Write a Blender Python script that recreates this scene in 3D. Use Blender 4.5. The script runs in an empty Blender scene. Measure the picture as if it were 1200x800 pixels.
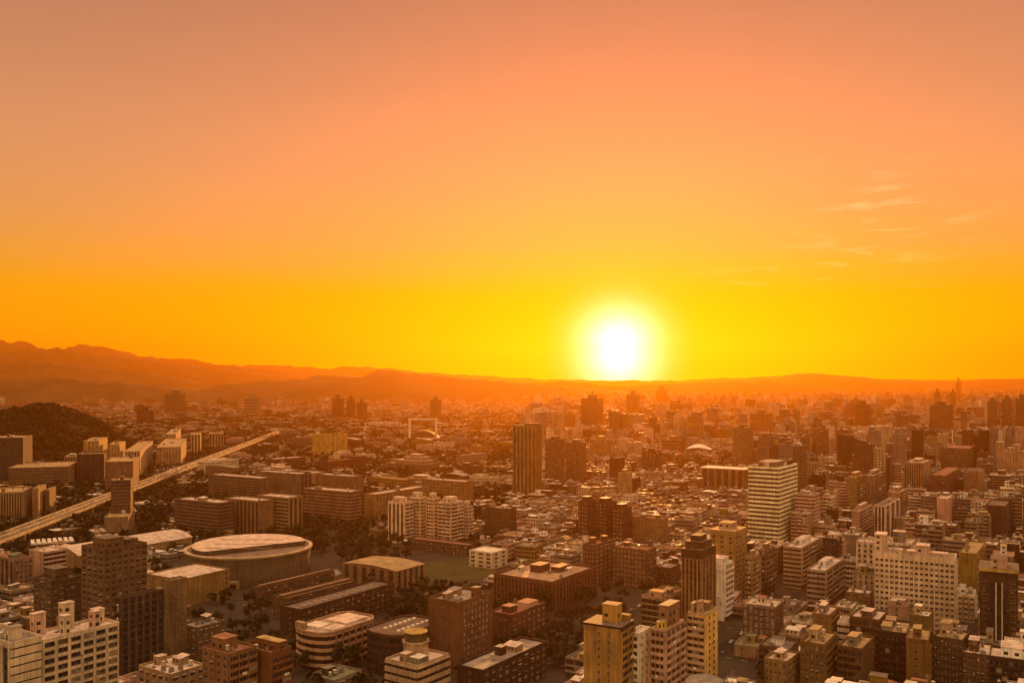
import bpy, math, random
from mathutils import Vector, Matrix, noise
R = random.Random(11)
SC = bpy.context.scene
COL = SC.collection

# ---------------------------------------------------------------- camera
F = 1039.0            # focal length in pixels of a 1200 px wide frame
CAMH = 140.0          # metres above the street
HY = 450.0            # pixel row of the horizon
cam_d = bpy.data.cameras.new('camera')
cam_d.sensor_width = 36.0
cam_d.lens = 36.0 * F / 1200.0
cam_d.shift_y = (HY - 400.0) / 1200.0
cam_d.clip_start = 1.0
cam_d.clip_end = 60000.0
cam = bpy.data.objects.new('camera', cam_d)
COL.objects.link(cam)
cam.location = (0, 0, CAMH)
cam.rotation_euler = (math.radians(90), 0, 0)
SC.camera = cam

# ---------------------------------------------------------------- sky, sun, exposure
SUN_AZ = math.atan((725 - 600) / F)            # to the right of the view axis
SUN_EL = math.radians(4.4)           # the lamp, raised above the disc so the haze dims it less
DISC_EL = math.radians(1.95)         # where the disc is seen
SUN_DIR = Vector((math.sin(SUN_AZ) * math.cos(SUN_EL), math.cos(SUN_AZ) * math.cos(SUN_EL), math.sin(SUN_EL)))
DISC_DIR = Vector((math.sin(SUN_AZ) * math.cos(DISC_EL), math.cos(SUN_AZ) * math.cos(DISC_EL), math.sin(DISC_EL)))
HAZE_DENSITY = 0.000068
HAZE_ANISO = 0.69
SUN_STRENGTH = 5.0
EXPOSURE = 1.1
SKY_GAIN = 0.34

def build_world():
    w = bpy.data.worlds.new('World'); SC.world = w; w.use_nodes = True
    nt = w.node_tree; N = nt.nodes; L = nt.links
    for n in list(N): N.remove(n)
    out = N.new('ShaderNodeOutputWorld'); bg = N.new('ShaderNodeBackground')
    L.new(bg.outputs[0], out.inputs[0])
    tc = N.new('ShaderNodeTexCoord'); sep = N.new('ShaderNodeSeparateXYZ')
    L.new(tc.outputs['Generated'], sep.inputs[0])
    def m(op, a, b=None, c=None, clamp=False):
        n = N.new('ShaderNodeMath'); n.operation = op; n.use_clamp = clamp
        for i, v in enumerate((a, b, c)):
            if v is None: continue
            if isinstance(v, (int, float)): n.inputs[i].default_value = v
            else: L.new(v, n.inputs[i])
        return n.outputs[0]
    def scale(col, f):
        n = N.new('ShaderNodeVectorMath'); n.operation = 'SCALE'
        if isinstance(col, tuple): n.inputs[0].default_value = col
        else: L.new(col, n.inputs[0])
        if isinstance(f, (int, float)): n.inputs['Scale'].default_value = f
        else: L.new(f, n.inputs['Scale'])
        return n.outputs[0]
    def vadd(a, b):
        n = N.new('ShaderNodeVectorMath'); n.operation = 'ADD'; L.new(a, n.inputs[0]); L.new(b, n.inputs[1]); return n.outputs[0]
    z = sep.outputs['Z']
    az = m('ARCTAN2', sep.outputs['X'], sep.outputs['Y'])
    # thin streaks of high cloud shift the height at which a colour sits
    cmb = N.new('ShaderNodeCombineXYZ')
    L.new(m('MULTIPLY', az, 2.2), cmb.inputs[0]); L.new(m('MULTIPLY', z, 30.0), cmb.inputs[1])
    n1 = N.new('ShaderNodeTexNoise'); n1.inputs['Scale'].default_value = 1.0; n1.inputs['Detail'].default_value = 6.0
    L.new(cmb.outputs[0], n1.inputs['Vector'])
    streak = m('SUBTRACT', n1.outputs['Fac'], 0.5)
    zz = m('ADD', z, m('MULTIPLY', streak, 0.034))
    ramp = N.new('ShaderNodeValToRGB'); ramp.color_ramp.interpolation = 'B_SPLINE'
    stops = SKY_STOPS
    cr = ramp.color_ramp
    while len(cr.elements) < len(stops): cr.elements.new(0.5)
    for e, (p, c) in zip(cr.elements, stops):
        e.position = p; e.color = (*(q / 3.0 for q in c), 1)
    L.new(m('MULTIPLY', zz, 2.0, None, True), ramp.inputs[0])
    # darker away from the sun; unseen fill added behind the camera for facades
    hl = m('SQRT', m('MAXIMUM', m('SUBTRACT', 1.0, m('MULTIPLY', z, z)), 1e-4))
    sd = N.new('ShaderNodeVectorMath'); sd.operation = 'DOT_PRODUCT'
    L.new(tc.outputs['Generated'], sd.inputs[0]); sd.inputs[1].default_value = (math.sin(SUN_AZ), math.cos(SUN_AZ), 0)
    c1 = m('DIVIDE', sd.outputs['Value'], hl)
    half0 = m('MULTIPLY', m('ADD', c1, 1.0), 0.5, None, True)
    half = m('POWER', half0, m('ADD', 0.12, m('MULTIPLY', m('MAXIMUM', z, 0.0), 2.1)))
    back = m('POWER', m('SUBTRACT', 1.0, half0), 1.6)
    base = vadd(scale(ramp.outputs['Color'], m('MULTIPLY', half, 3.0)), scale(SKY_BACK_FILL, back))
    # paler, cooler fill added to the unseen sky overhead, brightening roofs and walls
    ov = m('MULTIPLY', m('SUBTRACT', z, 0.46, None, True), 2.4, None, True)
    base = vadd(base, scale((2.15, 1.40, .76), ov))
    # angle to the sun
    dt = N.new('ShaderNodeVectorMath'); dt.operation = 'DOT_PRODUCT'
    L.new(tc.outputs['Generated'], dt.inputs[0]); dt.inputs[1].default_value = DISC_DIR
    ang = m('ARCCOSINE', m('MINIMUM', dt.outputs['Value'], 1.0))
    deg = m('MULTIPLY', ang, 180.0 / math.pi)
    def gauss(s, p=2.0): return m('EXPONENT', m('MULTIPLY', m('POWER', m('DIVIDE', deg, s), p), -1.0))
    core = scale((9.0, 8.2, 6.8), gauss(1.85, 1.8))
    mid = scale((1.2, .50, 0.05), gauss(2.1, 1.4))
    wide = scale((0.06, 0.02, 0.0), gauss(9.0, 1.5))
    sky = vadd(vadd(vadd(base, core), mid), wide)
    # a few combed cirrus wisps to the right of the sun
    cmb2 = N.new('ShaderNodeCombineXYZ')
    L.new(m('MULTIPLY', az, 15.0), cmb2.inputs[0])
    L.new(m('MULTIPLY', m('SUBTRACT', z, m('MULTIPLY', az, 0.02)), 105.0), cmb2.inputs[1])
    n2 = N.new('ShaderNodeTexNoise'); n2.inputs['Scale'].default_value = 1.0; n2.inputs['Detail'].default_value = 5.0; n2.inputs['Distortion'].default_value = 0.6
    L.new(cmb2.outputs[0], n2.inputs['Vector'])
    w1 = m('MULTIPLY', m('SUBTRACT', n2.outputs['Fac'], 0.53, None, True), 4.5, None, True)
    def bump(v, c, s):
        d = m('DIVIDE', m('SUBTRACT', v, c), s); return m('EXPONENT', m('MULTIPLY', m('MULTIPLY', d, d), -1.0))
    mask = m('MULTIPLY', bump(az, 0.40, 0.085), bump(z, 0.172, 0.05))
    mask2 = m('MULTIPLY', bump(az, 0.30, 0.07), bump(z, 0.118, 0.012))
    wisp = m('MULTIPLY', w1, m('ADD', mask, m('MULTIPLY', mask2, 0.8)))
    sky = vadd(sky, scale((0.36, 0.36, 0.22), wisp))
    # the physical sky under the same sun, warm tinted
    st = N.new('ShaderNodeTexSky'); st.sky_type = 'NISHITA'; st.sun_disc = False
    st.sun_elevation = SUN_EL; st.sun_rotation = SUN_AZ; st.dust_density = 6.0; st.air_density = 2.0
    tint = N.new('ShaderNodeVectorMath'); tint.operation = 'MULTIPLY'
    L.new(st.outputs[0], tint.inputs[0]); tint.inputs[1].default_value = (0.010, 0.004, 0.0012)
    sky = vadd(sky, tint.outputs[0])
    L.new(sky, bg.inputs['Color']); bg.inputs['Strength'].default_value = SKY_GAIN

SKY_BACK_FILL = (1.22, .68, .26)
SKY_STOPS = [(0.0, (2.2, .90, .0)), (.05, (2.0, .87, .0)), (.10, (1.78, .80, .0)), (.18, (1.40, .68, .0)), (.225, (1.22, .63, .02)),
             (.30, (1.07, .545, .13)), (.45, (.98, .475, .215)), (.60, (.84, .395, .20)), (.78, (.63, .295, .18)), (1.0, (.45, .22, .145))]
build_world()

sun_d = bpy.data.lights.new('sun', 'SUN'); sun_d.energy = SUN_STRENGTH; sun_d.angle = math.radians(0.55)
sun_d.color = (1.0, 0.40, 0.08)
sun = bpy.data.objects.new('sun', sun_d); COL.objects.link(sun)
sun.rotation_euler = (-SUN_DIR).to_track_quat('-Z', 'Y').to_euler()
SC.view_settings.view_transform = 'Standard'; SC.view_settings.look = 'None'
SC.view_settings.gamma = 1.0; SC.view_settings.use_curve_mapping = False
SC.view_settings.exposure = EXPOSURE
SC.cycles.volume_bounces = 3
SC.cycles.max_bounces = 7; SC.cycles.diffuse_bounces = 1; SC.cycles.glossy_bounces = 2
SC.cycles.use_denoising = True
try: SC.cycles.denoiser = 'OPENIMAGEDENOISE'
except Exception: pass

# ---------------------------------------------------------------- helpers
def at(px, py):                    # pixel on the ground -> world x, y
    D = F * CAMH / (py - HY)
    return (px - 600.0) / F * D, D
def pix(x, y, z):
    return 600.0 + x / y * F, HY + (CAMH - z) / y * F

class MB:
    def __init__(s): s.v = []; s.f = []; s.m = []; s.mats = []
    def mi(s, mat):
        if mat not in s.mats: s.mats.append(mat)
        return s.mats.index(mat)
    def box(s, x0, x1, y0, y1, z0, z1, mat, top=None, bottom=False):
        if x1 - x0 <= 0 or y1 - y0 <= 0 or z1 - z0 <= 0: return
        b = len(s.v)
        s.v += [(x0, y0, z0), (x1, y0, z0), (x1, y1, z0), (x0, y1, z0), (x0, y0, z1), (x1, y0, z1), (x1, y1, z1), (x0, y1, z1)]
        k = s.mi(mat); kt = k if top is None else s.mi(top)
        s.f += [(b, b+1, b+5, b+4), (b+1, b+2, b+6, b+5), (b+2, b+3, b+7, b+6), (b+3, b, b+4, b+7), (b+4, b+5, b+6, b+7)]
        s.m += [k, k, k, k, kt]
        s.f.append((b+3, b+2, b+1, b)); s.m.append(k)
    def obox(s, o, t, n, s0, s1, d0, d1, z0, z1, mat, top=None):   # box along a facade: t along it, n outwards
        P = lambda a, d, z: (o[0] + t[0]*a + n[0]*d, o[1] + t[1]*a + n[1]*d, z)
        if s1 - s0 <= 0 or d1 - d0 <= 0 or z1 - z0 <= 0: return
        b = len(s.v)
        s.v += [P(s0, d1, z0), P(s1, d1, z0), P(s1, d0, z0), P(s0, d0, z0), P(s0, d1, z1), P(s1, d1, z1), P(s1, d0, z1), P(s0, d0, z1)]
        k = s.mi(mat); kt = k if top is None else s.mi(top)
        s.f += [(b, b+1, b+5, b+4), (b+1, b+2, b+6, b+5), (b+2, b+3, b+7, b+6), (b+3, b, b+4, b+7), (b+4, b+5, b+6, b+7), (b+3, b+2, b+1, b)]
        s.m += [k, k, k, k, kt, k]
    def poly(s, pts, mat):
        b = len(s.v); s.v += [tuple(p) for p in pts]; s.f.append(tuple(range(b, b + len(pts)))); s.m.append(s.mi(mat))
    def prism(s, pts, z0, z1, mat, top=None):      # vertical prism over a ccw polygon
        n = len(pts); b = len(s.v)
        s.v += [(p[0], p[1], z0) for p in pts] + [(p[0], p[1], z1) for p in pts]
        k = s.mi(mat); kt = k if top is None else s.mi(top)
        for i in range(n):
            j = (i + 1) % n; s.f.append((b+i, b+j, b+n+j, b+n+i)); s.m.append(k)
        s.f.append(tuple(range(b+n, b+2*n))); s.m.append(kt)
        s.f.append(tuple(range(b+n-1, b-1, -1))); s.m.append(k)
    def cyl(s, x, y, r, z0, z1, mat, seg=12, r1=None, top=None):
        r1 = r if r1 is None else r1; b = len(s.v)
        for rr, zz in ((r, z0), (r1, z1)):
            s.v += [(x + rr*math.cos(2*math.pi*i/seg), y + rr*math.sin(2*math.pi*i/seg), zz) for i in range(seg)]
        k = s.mi(mat); kt = k if top is None else s.mi(top)
        for i in range(seg):
            j = (i+1) % seg; s.f.append((b+i, b+j, b+seg+j, b+seg+i)); s.m.append(k)
        s.f.append(tuple(range(b+seg, b+2*seg))); s.m.append(kt)
        s.f.append(tuple(range(b+seg-1, b-1, -1))); s.m.append(k)
    def lathe(s, prof, mats, seg=64, x=0, y=0):    # prof [(r,z)], mats one per ring
        b = len(s.v)
        for r, z in prof:
            s.v += [(x + r*math.cos(2*math.pi*i/seg), y + r*math.sin(2*math.pi*i/seg), z) for i in range(seg)]
        for k in range(len(prof)-1):
            mm = s.mi(mats[k])
            for i in range(seg):
                j = (i+1) % seg; s.f.append((b+k*seg+i, b+k*seg+j, b+(k+1)*seg+j, b+(k+1)*seg+i)); s.m.append(mm)
    def mesh(s, name, smooth=False):
        me = bpy.data.meshes.new(name)
        me.from_pydata(s.v, [], s.f)
        for mt in s.mats: me.materials.append(mt)
        me.polygons.foreach_set('material_index', s.m)
        if smooth: me.polygons.foreach_set('use_smooth', [True]*len(s.f))
        me.update(); return me
    def build(s, name, parent=None, smooth=False):
        return link(name, s.mesh(name, smooth), parent)

def link(name, me, parent=None, loc=None, rz=0.0):
    o = bpy.data.objects.new(name, me); COL.objects.link(o)
    if parent is not None: o.parent = parent
    if loc is not None: o.location = loc
    if rz: o.rotation_euler = (0, 0, rz)
    return o
def tag(o, label=None, cat=None, group=None, kind=None):
    if label: o['label'] = label
    if cat: o['category'] = cat
    if group: o['group'] = group
    if kind: o['kind'] = kind
    return o
def empty(name, loc, rz, label, cat, group=None):
    o = bpy.data.objects.new(name, None); COL.objects.link(o)
    o.empty_display_size = 2.0
    o.location = loc; o.rotation_euler = (0, 0, rz)
    return tag(o, label, cat, group)
def copy_tree(o, parent=None):
    c = o.copy(); COL.objects.link(c); c.parent = parent
    for ch in o.children: copy_tree(ch, c)
    return c

# ---------------------------------------------------------------- materials
def new_mat(name, rough=0.85, spec=0.3, metal=0.0):
    mt = bpy.data.materials.new(name); mt.use_nodes = True
    b = mt.node_tree.nodes['Principled BSDF']
    b.inputs['Roughness'].default_value = rough; b.inputs['Metallic'].default_value = metal
    b.inputs['Specular IOR Level'].default_value = spec
    return mt, mt.node_tree, b
def noise_mix(nt, b, c0, c1, scale, detail=5.0, stretch=(1, 1, 1), lo=.35, hi=.65):
    N = nt.nodes; L = nt.links
    g = N.new('ShaderNodeNewGeometry'); mp = N.new('ShaderNodeMapping'); mp.inputs['Scale'].default_value = stretch
    L.new(g.outputs['Position'], mp.inputs['Vector'])
    n = N.new('ShaderNodeTexNoise'); n.inputs['Scale'].default_value = scale; n.inputs['Detail'].default_value = detail
    L.new(mp.outputs[0], n.inputs['Vector'])
    r = N.new('ShaderNodeValToRGB'); r.color_ramp.elements[0].position = lo; r.color_ramp.elements[1].position = hi
    r.color_ramp.elements[0].color = (*c0, 1); r.color_ramp.elements[1].color = (*c1, 1)
    L.new(n.outputs['Fac'], r.inputs[0])
    return r.outputs['Color']
def mixc(nt, a, b, fac, mode='MULTIPLY'):
    n = nt.nodes.new('ShaderNodeMix'); n.data_type = 'RGBA'; n.blend_type = mode
    if isinstance(fac, (int, float)): n.inputs[0].default_value = fac
    else: nt.links.new(fac, n.inputs[0])
    nt.links.new(a, n.inputs[6]); nt.links.new(b, n.inputs[7])
    return n.outputs[2]
def sc3(c, k): return tuple(min(1, x*k) for x in c)
_walls = {}
def wall(c, rough=.85):            # painted or tiled wall with weather streaks and blotches
    if c in _walls: return _walls[c]
    mt, nt, b = new_mat('wall_%d' % len(_walls), rough); key = c
    f = ((.3*c[0]+.6*c[1]+.1*c[2])/.42)**.6; c = tuple(min(.88, x*f) for x in c)
    a = noise_mix(nt, b, sc3(c, .72), sc3(c, 1.12), 0.12, 6)
    s = noise_mix(nt, b, (.42, .40, .37), (1, 1, 1), 1.0, 5, (1.3, 1.3, .06), .28, .60)
    nt.links.new(mixc(nt, a, s, .85), b.inputs['Base Color'])
    _walls[key] = mt; return mt
CREAM = (.60, .51, .40); WHITE = (.78, .73, .66); TAN = (.40, .29, .18); BROWN = (.21, .125, .075); DARK = (.105, .062, .04)
BRICK = (.25, .10, .06); GOLD = (.50, .33, .12); MUSTARD = (.36, .25, .06); GREY = (.28, .25, .22); PINK = (.56, .38, .31)
OLIVE = (.20, .16, .08); CONC = (.33, .28, .23); SLATE = (.07, .065, .07); RUST = (.30, .13, .06); BEIGE = (.46, .35, .23)
_roofs = {}
def roofm(c):                      # weathered roof: patches, seams, puddle stains
    if c in _roofs: return _roofs[c]
    mt, nt, b = new_mat('roof_%d' % len(_roofs), .7)
    a = noise_mix(nt, b, sc3(c, .55), sc3(c, 1.15), 0.22, 7, lo=.32, hi=.68)
    s = noise_mix(nt, b, (.7, .68, .66), (1, 1, 1), 1.3, 3, (1, 1, 1), .42, .55)
    nt.links.new(mixc(nt, a, s, .8), b.inputs['Base Color'])
    _roofs[c] = mt; return mt
RP = (.66, .53, .47); RG = (.30, .27, .25); RD = (.14, .11, .095); RW = (.80, .74, .68); RR = (.28, .13, .085); RT = (.42, .30, .15); RN = (.20, .22, .14)
def glassm(name, c, rough=.12):
    mt, nt, b = new_mat(name, rough, .5)
    nt.links.new(noise_mix(nt, b, sc3(c, .5), sc3(c, 1.8), .45, 2), b.inputs['Base Color']); return mt
GLASS = glassm('window_glass', (.022, .022, .026)); GLASS2 = glassm('curtained_glass', (.20, .17, .13), .3); GLASS3 = glassm('shaded_glass', (.075, .065, .05), .2); GLASSB = glassm('blue_glass', (.045, .055, .08))
def plain(name, c, rough=.6, metal=0.0):
    mt, nt, b = new_mat(name, rough, .4, metal)
    nt.links.new(noise_mix(nt, b, sc3(c, .8), sc3(c, 1.15), .9, 4), b.inputs['Base Color']); return mt
ALU = plain('aluminium', (.20, .18, .165), .5); STEEL = plain('stainless_tank', (.55, .52, .48), .35, .7); DARKM = plain('dark_recess', (.035, .028, .024), .9)
YEL = plain('yellow_paint', (.60, .42, .06)); WPAINT = plain('white_paint', (.74, .70, .64), .5)
LEAFS = []
for i, c in enumerate(((.016, .020, .007), (.025, .028, .009), (.012, .016, .006))):
    mt, nt, b = new_mat('foliage_%d' % i, .8, .2)
    nt.links.new(noise_mix(nt, b, sc3(c, .6), sc3(c, 1.6), .5, 3), b.inputs['Base Color']); LEAFS.append(mt)
BARK = plain('bark', (.07, .05, .035), .9)

# ---------------------------------------------------------------- buildings
LANDMARKS = []        # dicts: ref, px, py, D, footprint
FOOT = []             # oriented footprints already taken: (cx, cy, cos, sin, hw, hd)
SHIELD = []           # picture areas that low filler houses must not cover: (xl, xr, yt, yvis, D)
_pm = {}              # shared part meshes
def cached(key, fn):
    if key not in _pm: _pm[key] = fn()
    return _pm[key]

def window_mesh(w, h, glass, frame, style=0):
    w = round(w, 1); h = round(h, 1)
    def mk():
        b = MB(); f = .09
        b.box(0, w, -.10, 0, 0, h, glass)
        b.box(0, w, -.17, -.10, 0, f, frame); b.box(0, w, -.17, -.10, h-f, h, frame)
        b.box(0, f, -.165, -.10, f, h-f, frame); b.box(w-f, w, -.165, -.10, f, h-f, frame)
        b.box(w/2-.04, w/2+.04, -.16, -.10, f, h-f, frame)
        b.box(-.08, w+.08, -.36, 0, -.12, 0, frame)
        if style == 1:                                # little awning over the opening
            b.poly([(-.1, -.12, h+.1), (-.1, -.9, h-.25), (w+.1, -.9, h-.25), (w+.1, -.12, h+.1)], frame)
        return b.mesh('window')
    return cached(('win', w, h, glass.name, frame.name, style), mk)
def band_mesh(W, h, glass, frame, pitch):
    W = round(W, 1); h = round(h, 2)
    def mk():
        b = MB(); b.box(.05, W-.05, -.09, 0, 0, h, glass)
        n = max(1, int(W/pitch))
        for i in range(n+1):
            x = .05 + (W-.1)*i/n; b.box(max(.05, x-.07), min(W-.05, x+.07), -.16, -.09, 0, h, frame)
        return b.mesh('window_band')
    return cached(('band', W, h, glass.name, frame.name, pitch), mk)
def balcony_mesh(W, fl, depth, mat, n, rail, var=0):
    W = round(W, 1)
    def mk():
        b = MB()
        b.box(0, W, -depth, -.02, -.18, .0, mat)
        b.box(.01, W-.01, -depth-.01, -depth+.14, -.30, rail, mat)
        for i in range(n+1):
            x = W*i/n; b.box(max(.02, x-.10), min(W-.02, x+.10), -depth+.14, -.01, .0, fl-.32, mat)
        for i in range(n):                            # washing, plants and air conditioners standing on the balcony
            x = W*(i+.5)/n + (hash((i, n, int(W*10))) % 7 - 3)*.12
            b.box(x-.4, x+.4, -depth+.2, -depth+.65, .0, .75, ALU)
            if var and (i*5 + var*3) % 4 == 0:        # a glazed in bay
                b.box(x-W/n*.44, x+W/n*.44, -depth+.12, -depth+.2, rail, fl-.34, (GLASS3, GLASS2, ALU)[(i+var) % 3]); b.box(x-.05, x+.05, -depth+.05, -depth+.12, rail, fl-.34, STEEL)
            elif var == 2 and i % 2: b.box(x-W/n*.3, x+W/n*.2, -depth-.02, -depth+.06, .35, rail+.35, (WPAINT, STEEL)[i % 4 > 1])
        return b.mesh('balcony')
    return cached(('bal', W, round(fl, 2), depth, mat.name, n, rail, var), mk)

class Bld: pass
def opt(spec, dflt): return list(spec[1:]) + dflt[len(spec)-1:]
FACES = {'L': lambda w, d: ((-w/2, -d/2), (1, 0), (0, -1), w, 0.0),
         'R': lambda w, d: ((w/2, -d/2), (0, 1), (1, 0), d, math.pi/2),
         'B': lambda w, d: ((w/2, d/2), (-1, 0), (0, 1), w, math.pi),
         'K': lambda w, d: ((-w/2, d/2), (0, -1), (-1, 0), d, -math.pi/2)}

def put(B, name, me, face, s, z, kind=None):
    o, t, n, W, rz = FACES[face](B.w, B.d)
    ob = link(name, me, B.root, (o[0]+t[0]*s, o[1]+t[1]*s, z), rz)
    if kind: ob['kind'] = kind
    return ob

def facade(B, face, spec):
    """relief of one side of a building; windows, bands and balconies become parts"""
    o, t, n, W, rz = FACES[face](B.w, B.d)
    h, m = B.h, B.mat
    kind = spec[0]
    nf = max(1, int(round((h - B.base) / B.fl))); fh = (h - B.base) / nf
    if kind == 'grid':              # ('grid', cols, width share, height share, glass, frame, margin)
        cols, fw, fv, glass, frame, mar = opt(spec, [6, .5, .5, GLASS, ALU, 0.0])
        x0 = W*mar; cw = (W - 2*x0)/cols; ww, wh = cw*fw, fh*fv
        dp = .32
        if x0 > .3:
            B.mb.obox(o, t, n, 0, x0, 0, dp, B.base, h-.02, m); B.mb.obox(o, t, n, W-x0, W, 0, dp, B.base, h-.02, m)
        for c in range(cols+1):
            a = x0 + c*cw - (cw-ww)/2; e = x0 + c*cw + (cw-ww)/2
            B.mb.obox(o, t, n, max(x0+.005, a), min(W-x0-.005, e), 0, dp-.015, B.base, h-.04, m)
        for f in range(nf+1):
            za = B.base + f*fh - (fh-wh)*.45; zb = za + (fh-wh)
            B.mb.obox(o, t, n, x0+.02, W-x0-.02, 0, dp-.06, max(B.base, za), min(h-.06, zb), B.mat2)
        me = window_mesh(ww, wh, glass, frame, 1 if B.awn else 0)
        for f in range(nf-1, -1, -1):
            z = B.base + f*fh - (fh-wh)*.45 + (fh-wh)
            for c in range(cols):
                g = me
                q = B.rng.random()
                if q < B.pale: g = window_mesh(ww, wh, GLASS2, frame, 1 if B.awn else 0)
                elif q < B.pale + .16: g = window_mesh(ww, wh, GLASS3, frame, 0)
                elif q < B.pale + .24: g = window_mesh(ww, wh, glass, frame, 1)
                elif q < B.pale + .30: g = window_mesh(ww, wh*.8, glass, STEEL, 0)
                B.wins.append((f, face, x0 + c*cw + (cw-ww)/2, z + .13, g))
    elif kind == 'band':            # ('band', band share, glass, mullion pitch, proud)
        share, glass, pitch, proud = opt(spec, [.5, GLASS, 2.4, .45])
        bh = fh*share
        for f in range(nf+1):
            za = B.base + f*fh - bh*.35; B.mb.obox(o, t, n, -.01, W+.01, 0, proud, max(B.base, za), min(h-.03, za+bh), B.mat2)
        me = band_mesh(W, fh-bh, glass, ALU, pitch)
        for f in range(nf):
            put(B, 'window_band', me, face, 0, B.base + f*fh + bh*.65)
    elif kind == 'balcony':         # ('balcony', bays, depth, rail)
        bays, dep, rail = opt(spec, [4, 1.2, 1.0])
        mes = [balcony_mesh(W, fh, dep, B.mat2, bays, rail, v) for v in range(4)]; mw = band_mesh(W, fh*.66, GLASS, ALU, 1.7)
        for f in range(nf-1, -1, -1):
            if f > 0: put(B, 'balcony', mes[B.rng.choice((0, 1, 2, 3))], face, 0, B.base + f*fh)
            put(B, 'window_band', mw, face, 0, B.base + f*fh + .12)
    elif kind == 'stripe':          # ('stripe', cols, fin share, glass)
        cols, fs, glass = opt(spec, [6, .4, GLASS])
        cw = W/cols
        for c in range(cols+1):
            B.mb.obox(o, t, n, max(0, c*cw-cw*fs/2), min(W, c*cw+cw*fs/2), 0, .6, B.base, h-.02, B.mat2)
        sw = cw*(1-fs)
        def mk():
            b = MB(); b.box(0, sw, -.1, 0, 0, h-B.base-1.0, glass)
            for f in range(1, nf): b.box(0, sw, -.2, -.1, f*fh-.35, f*fh+.35, SPAN)
            return b.mesh('window_strip')
        me = mk()
        for c in range(cols): put(B, 'window_strip', me, face, c*cw+cw*fs/2, B.base)
    elif kind == 'center':          # glass strips between pale fins, small windows down both edges
        a, e = W*.27, W*.75; n = 3; cw = (e-a)/n
        fin = wall(CREAM)
        nv = FACES[face](B.w, B.d)[2]
        for i in range(n+1): B.mb.obox(o, t, nv, a+i*cw-.28, a+i*cw+.28, 0, .55, B.base, h-5.5, fin if 0 < i < n else m)
        gm = MB(); gm.box(0, cw-.56, -.12, 0, 0, h-B.base-6.0, GLASS); gme = gm.mesh('window_strip')
        for i in range(n): put(B, 'window_strip', gme, face, a+i*cw+.28, B.base+.3)
        me = window_mesh(W*.13, fh*.42, GLASS, wall((.36, .26, .17)), 0)
        for f in range(nf-2, -1, -1):
            for p in (.13, .87): B.wins.append((f, face, W*p-W*.065, B.base+f*fh+fh*.36, me))
    elif kind == 'few':             # blank wall with columns of small windows at given shares
        poss = spec[1]; wh = fh*.36; ww = spec[2] if len(spec) > 2 else 1.1
        me = window_mesh(ww, wh, GLASS, ALU, 0)
        for f in range(nf-1, -1, -1):
            for p in poss: B.wins.append((f, face, W*p-ww/2, B.base + f*fh + fh*.36, me))
        for f in range(1, nf): B.mb.obox(o, t, n, .02, W-.02, 0, .04, B.base+f*fh-.05, B.base+f*fh+.05, m)
    elif kind == 'inset':           # small dark openings set into a wall too far away to show their frames
        cols = spec[1]; cw = W/cols
        for f in range(nf):
            for c in range(cols):
                B.mb.obox(o, t, n, c*cw+cw*.22, c*cw+cw*.78, 0, .03, B.base+f*fh+fh*.36, B.base+f*fh+fh*.8, GLASS)
            B.mb.obox(o, t, n, .02, W-.02, 0, .25, B.base+f*fh-.1, B.base+f*fh+.12, B.mat2)
    elif kind == 'blank':
        for f in range(1, nf): B.mb.obox(o, t, n, .02, W-.02, 0, .05, B.base+f*fh-.07, B.base+f*fh+.07, m)
SPAN = plain('spandrel', (.05, .045, .045), .5)

def flush_windows(B):
    B.wins.sort(key=lambda q: -q[0])
    for f, face, s, z, me in B.wins[:96]: put(B, 'window', me, face, s, z)
    rest = B.wins[96:]
    if rest:                                          # past a hundred of one part: the rest as one
        b = MB()
        for f, face, s, z, me in rest:
            o, t, n, W, rz = FACES[face](B.w, B.d)
            k = len(b.v)
            for v in me.vertices:
                x, y, zz = v.co; b.v.append((o[0]+t[0]*(s+x)-n[0]*y, o[1]+t[1]*(s+x)-n[1]*y, z+zz))
            ms = [b.mi(q) for q in me.materials]
            for p in me.polygons: b.f.append(tuple(k+i for i in p.vertices)); b.m.append(ms[p.material_index])
        ob = b.build('window', B.root); ob['kind'] = 'stuff'

def tank_mesh(r, h):
    def mk():
        b = MB()
        for sx in (-1, 1):
            for sy in (-1, 1): b.box(sx*r*.6-.08, sx*r*.6+.08, sy*r*.6-.08, sy*r*.6+.08, 0, .9, ALU)
        b.lathe([(.02, .9), (r, .9), (r, .9+h*.3), (r*1.03, .9+h*.33), (r, .9+h*.36), (r, .9+h), (r*.55, 1.05+h), (.02, 1.12+h)], [STEEL]*7, 14)
        return b.mesh('water_tank')
    return cached(('tank', r, h), mk)
def ac_mesh():
    def mk():
        b = MB(); b.box(-1.1, 1.1, -.6, .6, .15, 1.6, ALU); b.cyl(-.5, 0, .42, 1.6, 1.75, DARKM, 12); b.cyl(.5, 0, .42, 1.6, 1.75, DARKM, 12)
        b.box(-1.0, 1.0, -.5, -.3, 0, .15, DARKM); b.box(-1.0, 1.0, .3, .5, 0, .15, DARKM); return b.mesh('air_conditioner')
    return cached('ac', mk)
def pipe_mesh():
    def mk():
        b = MB()
        for i in range(3): b.box(-2.2+i*.35, -2.05+i*.35, -2.4, 2.4, .25, .42, STEEL)
        for i in range(4): b.box(-2.3, -1.2, -2.2+i*1.4, -2.05+i*1.4, 0, .25, DARKM)
        b.box(-2.25, -1.3, 2.4, 2.6, 0, 1.5, STEEL); return b.mesh('roof_pipe')
    return cached('pipe', mk)
def mast_mesh():
    def mk():
        b = MB(); b.box(-.06, .06, -.06, .06, 0, 6.5, STEEL)
        for z in (4.2, 5.0, 5.8): b.box(-1.1, 1.1, -.04, .04, z, z+.08, STEEL)
        b.box(-.7, .7, -.7, .7, 0, .25, DARKM); return b.mesh('antenna')
    return cached('mast', mk)
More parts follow.
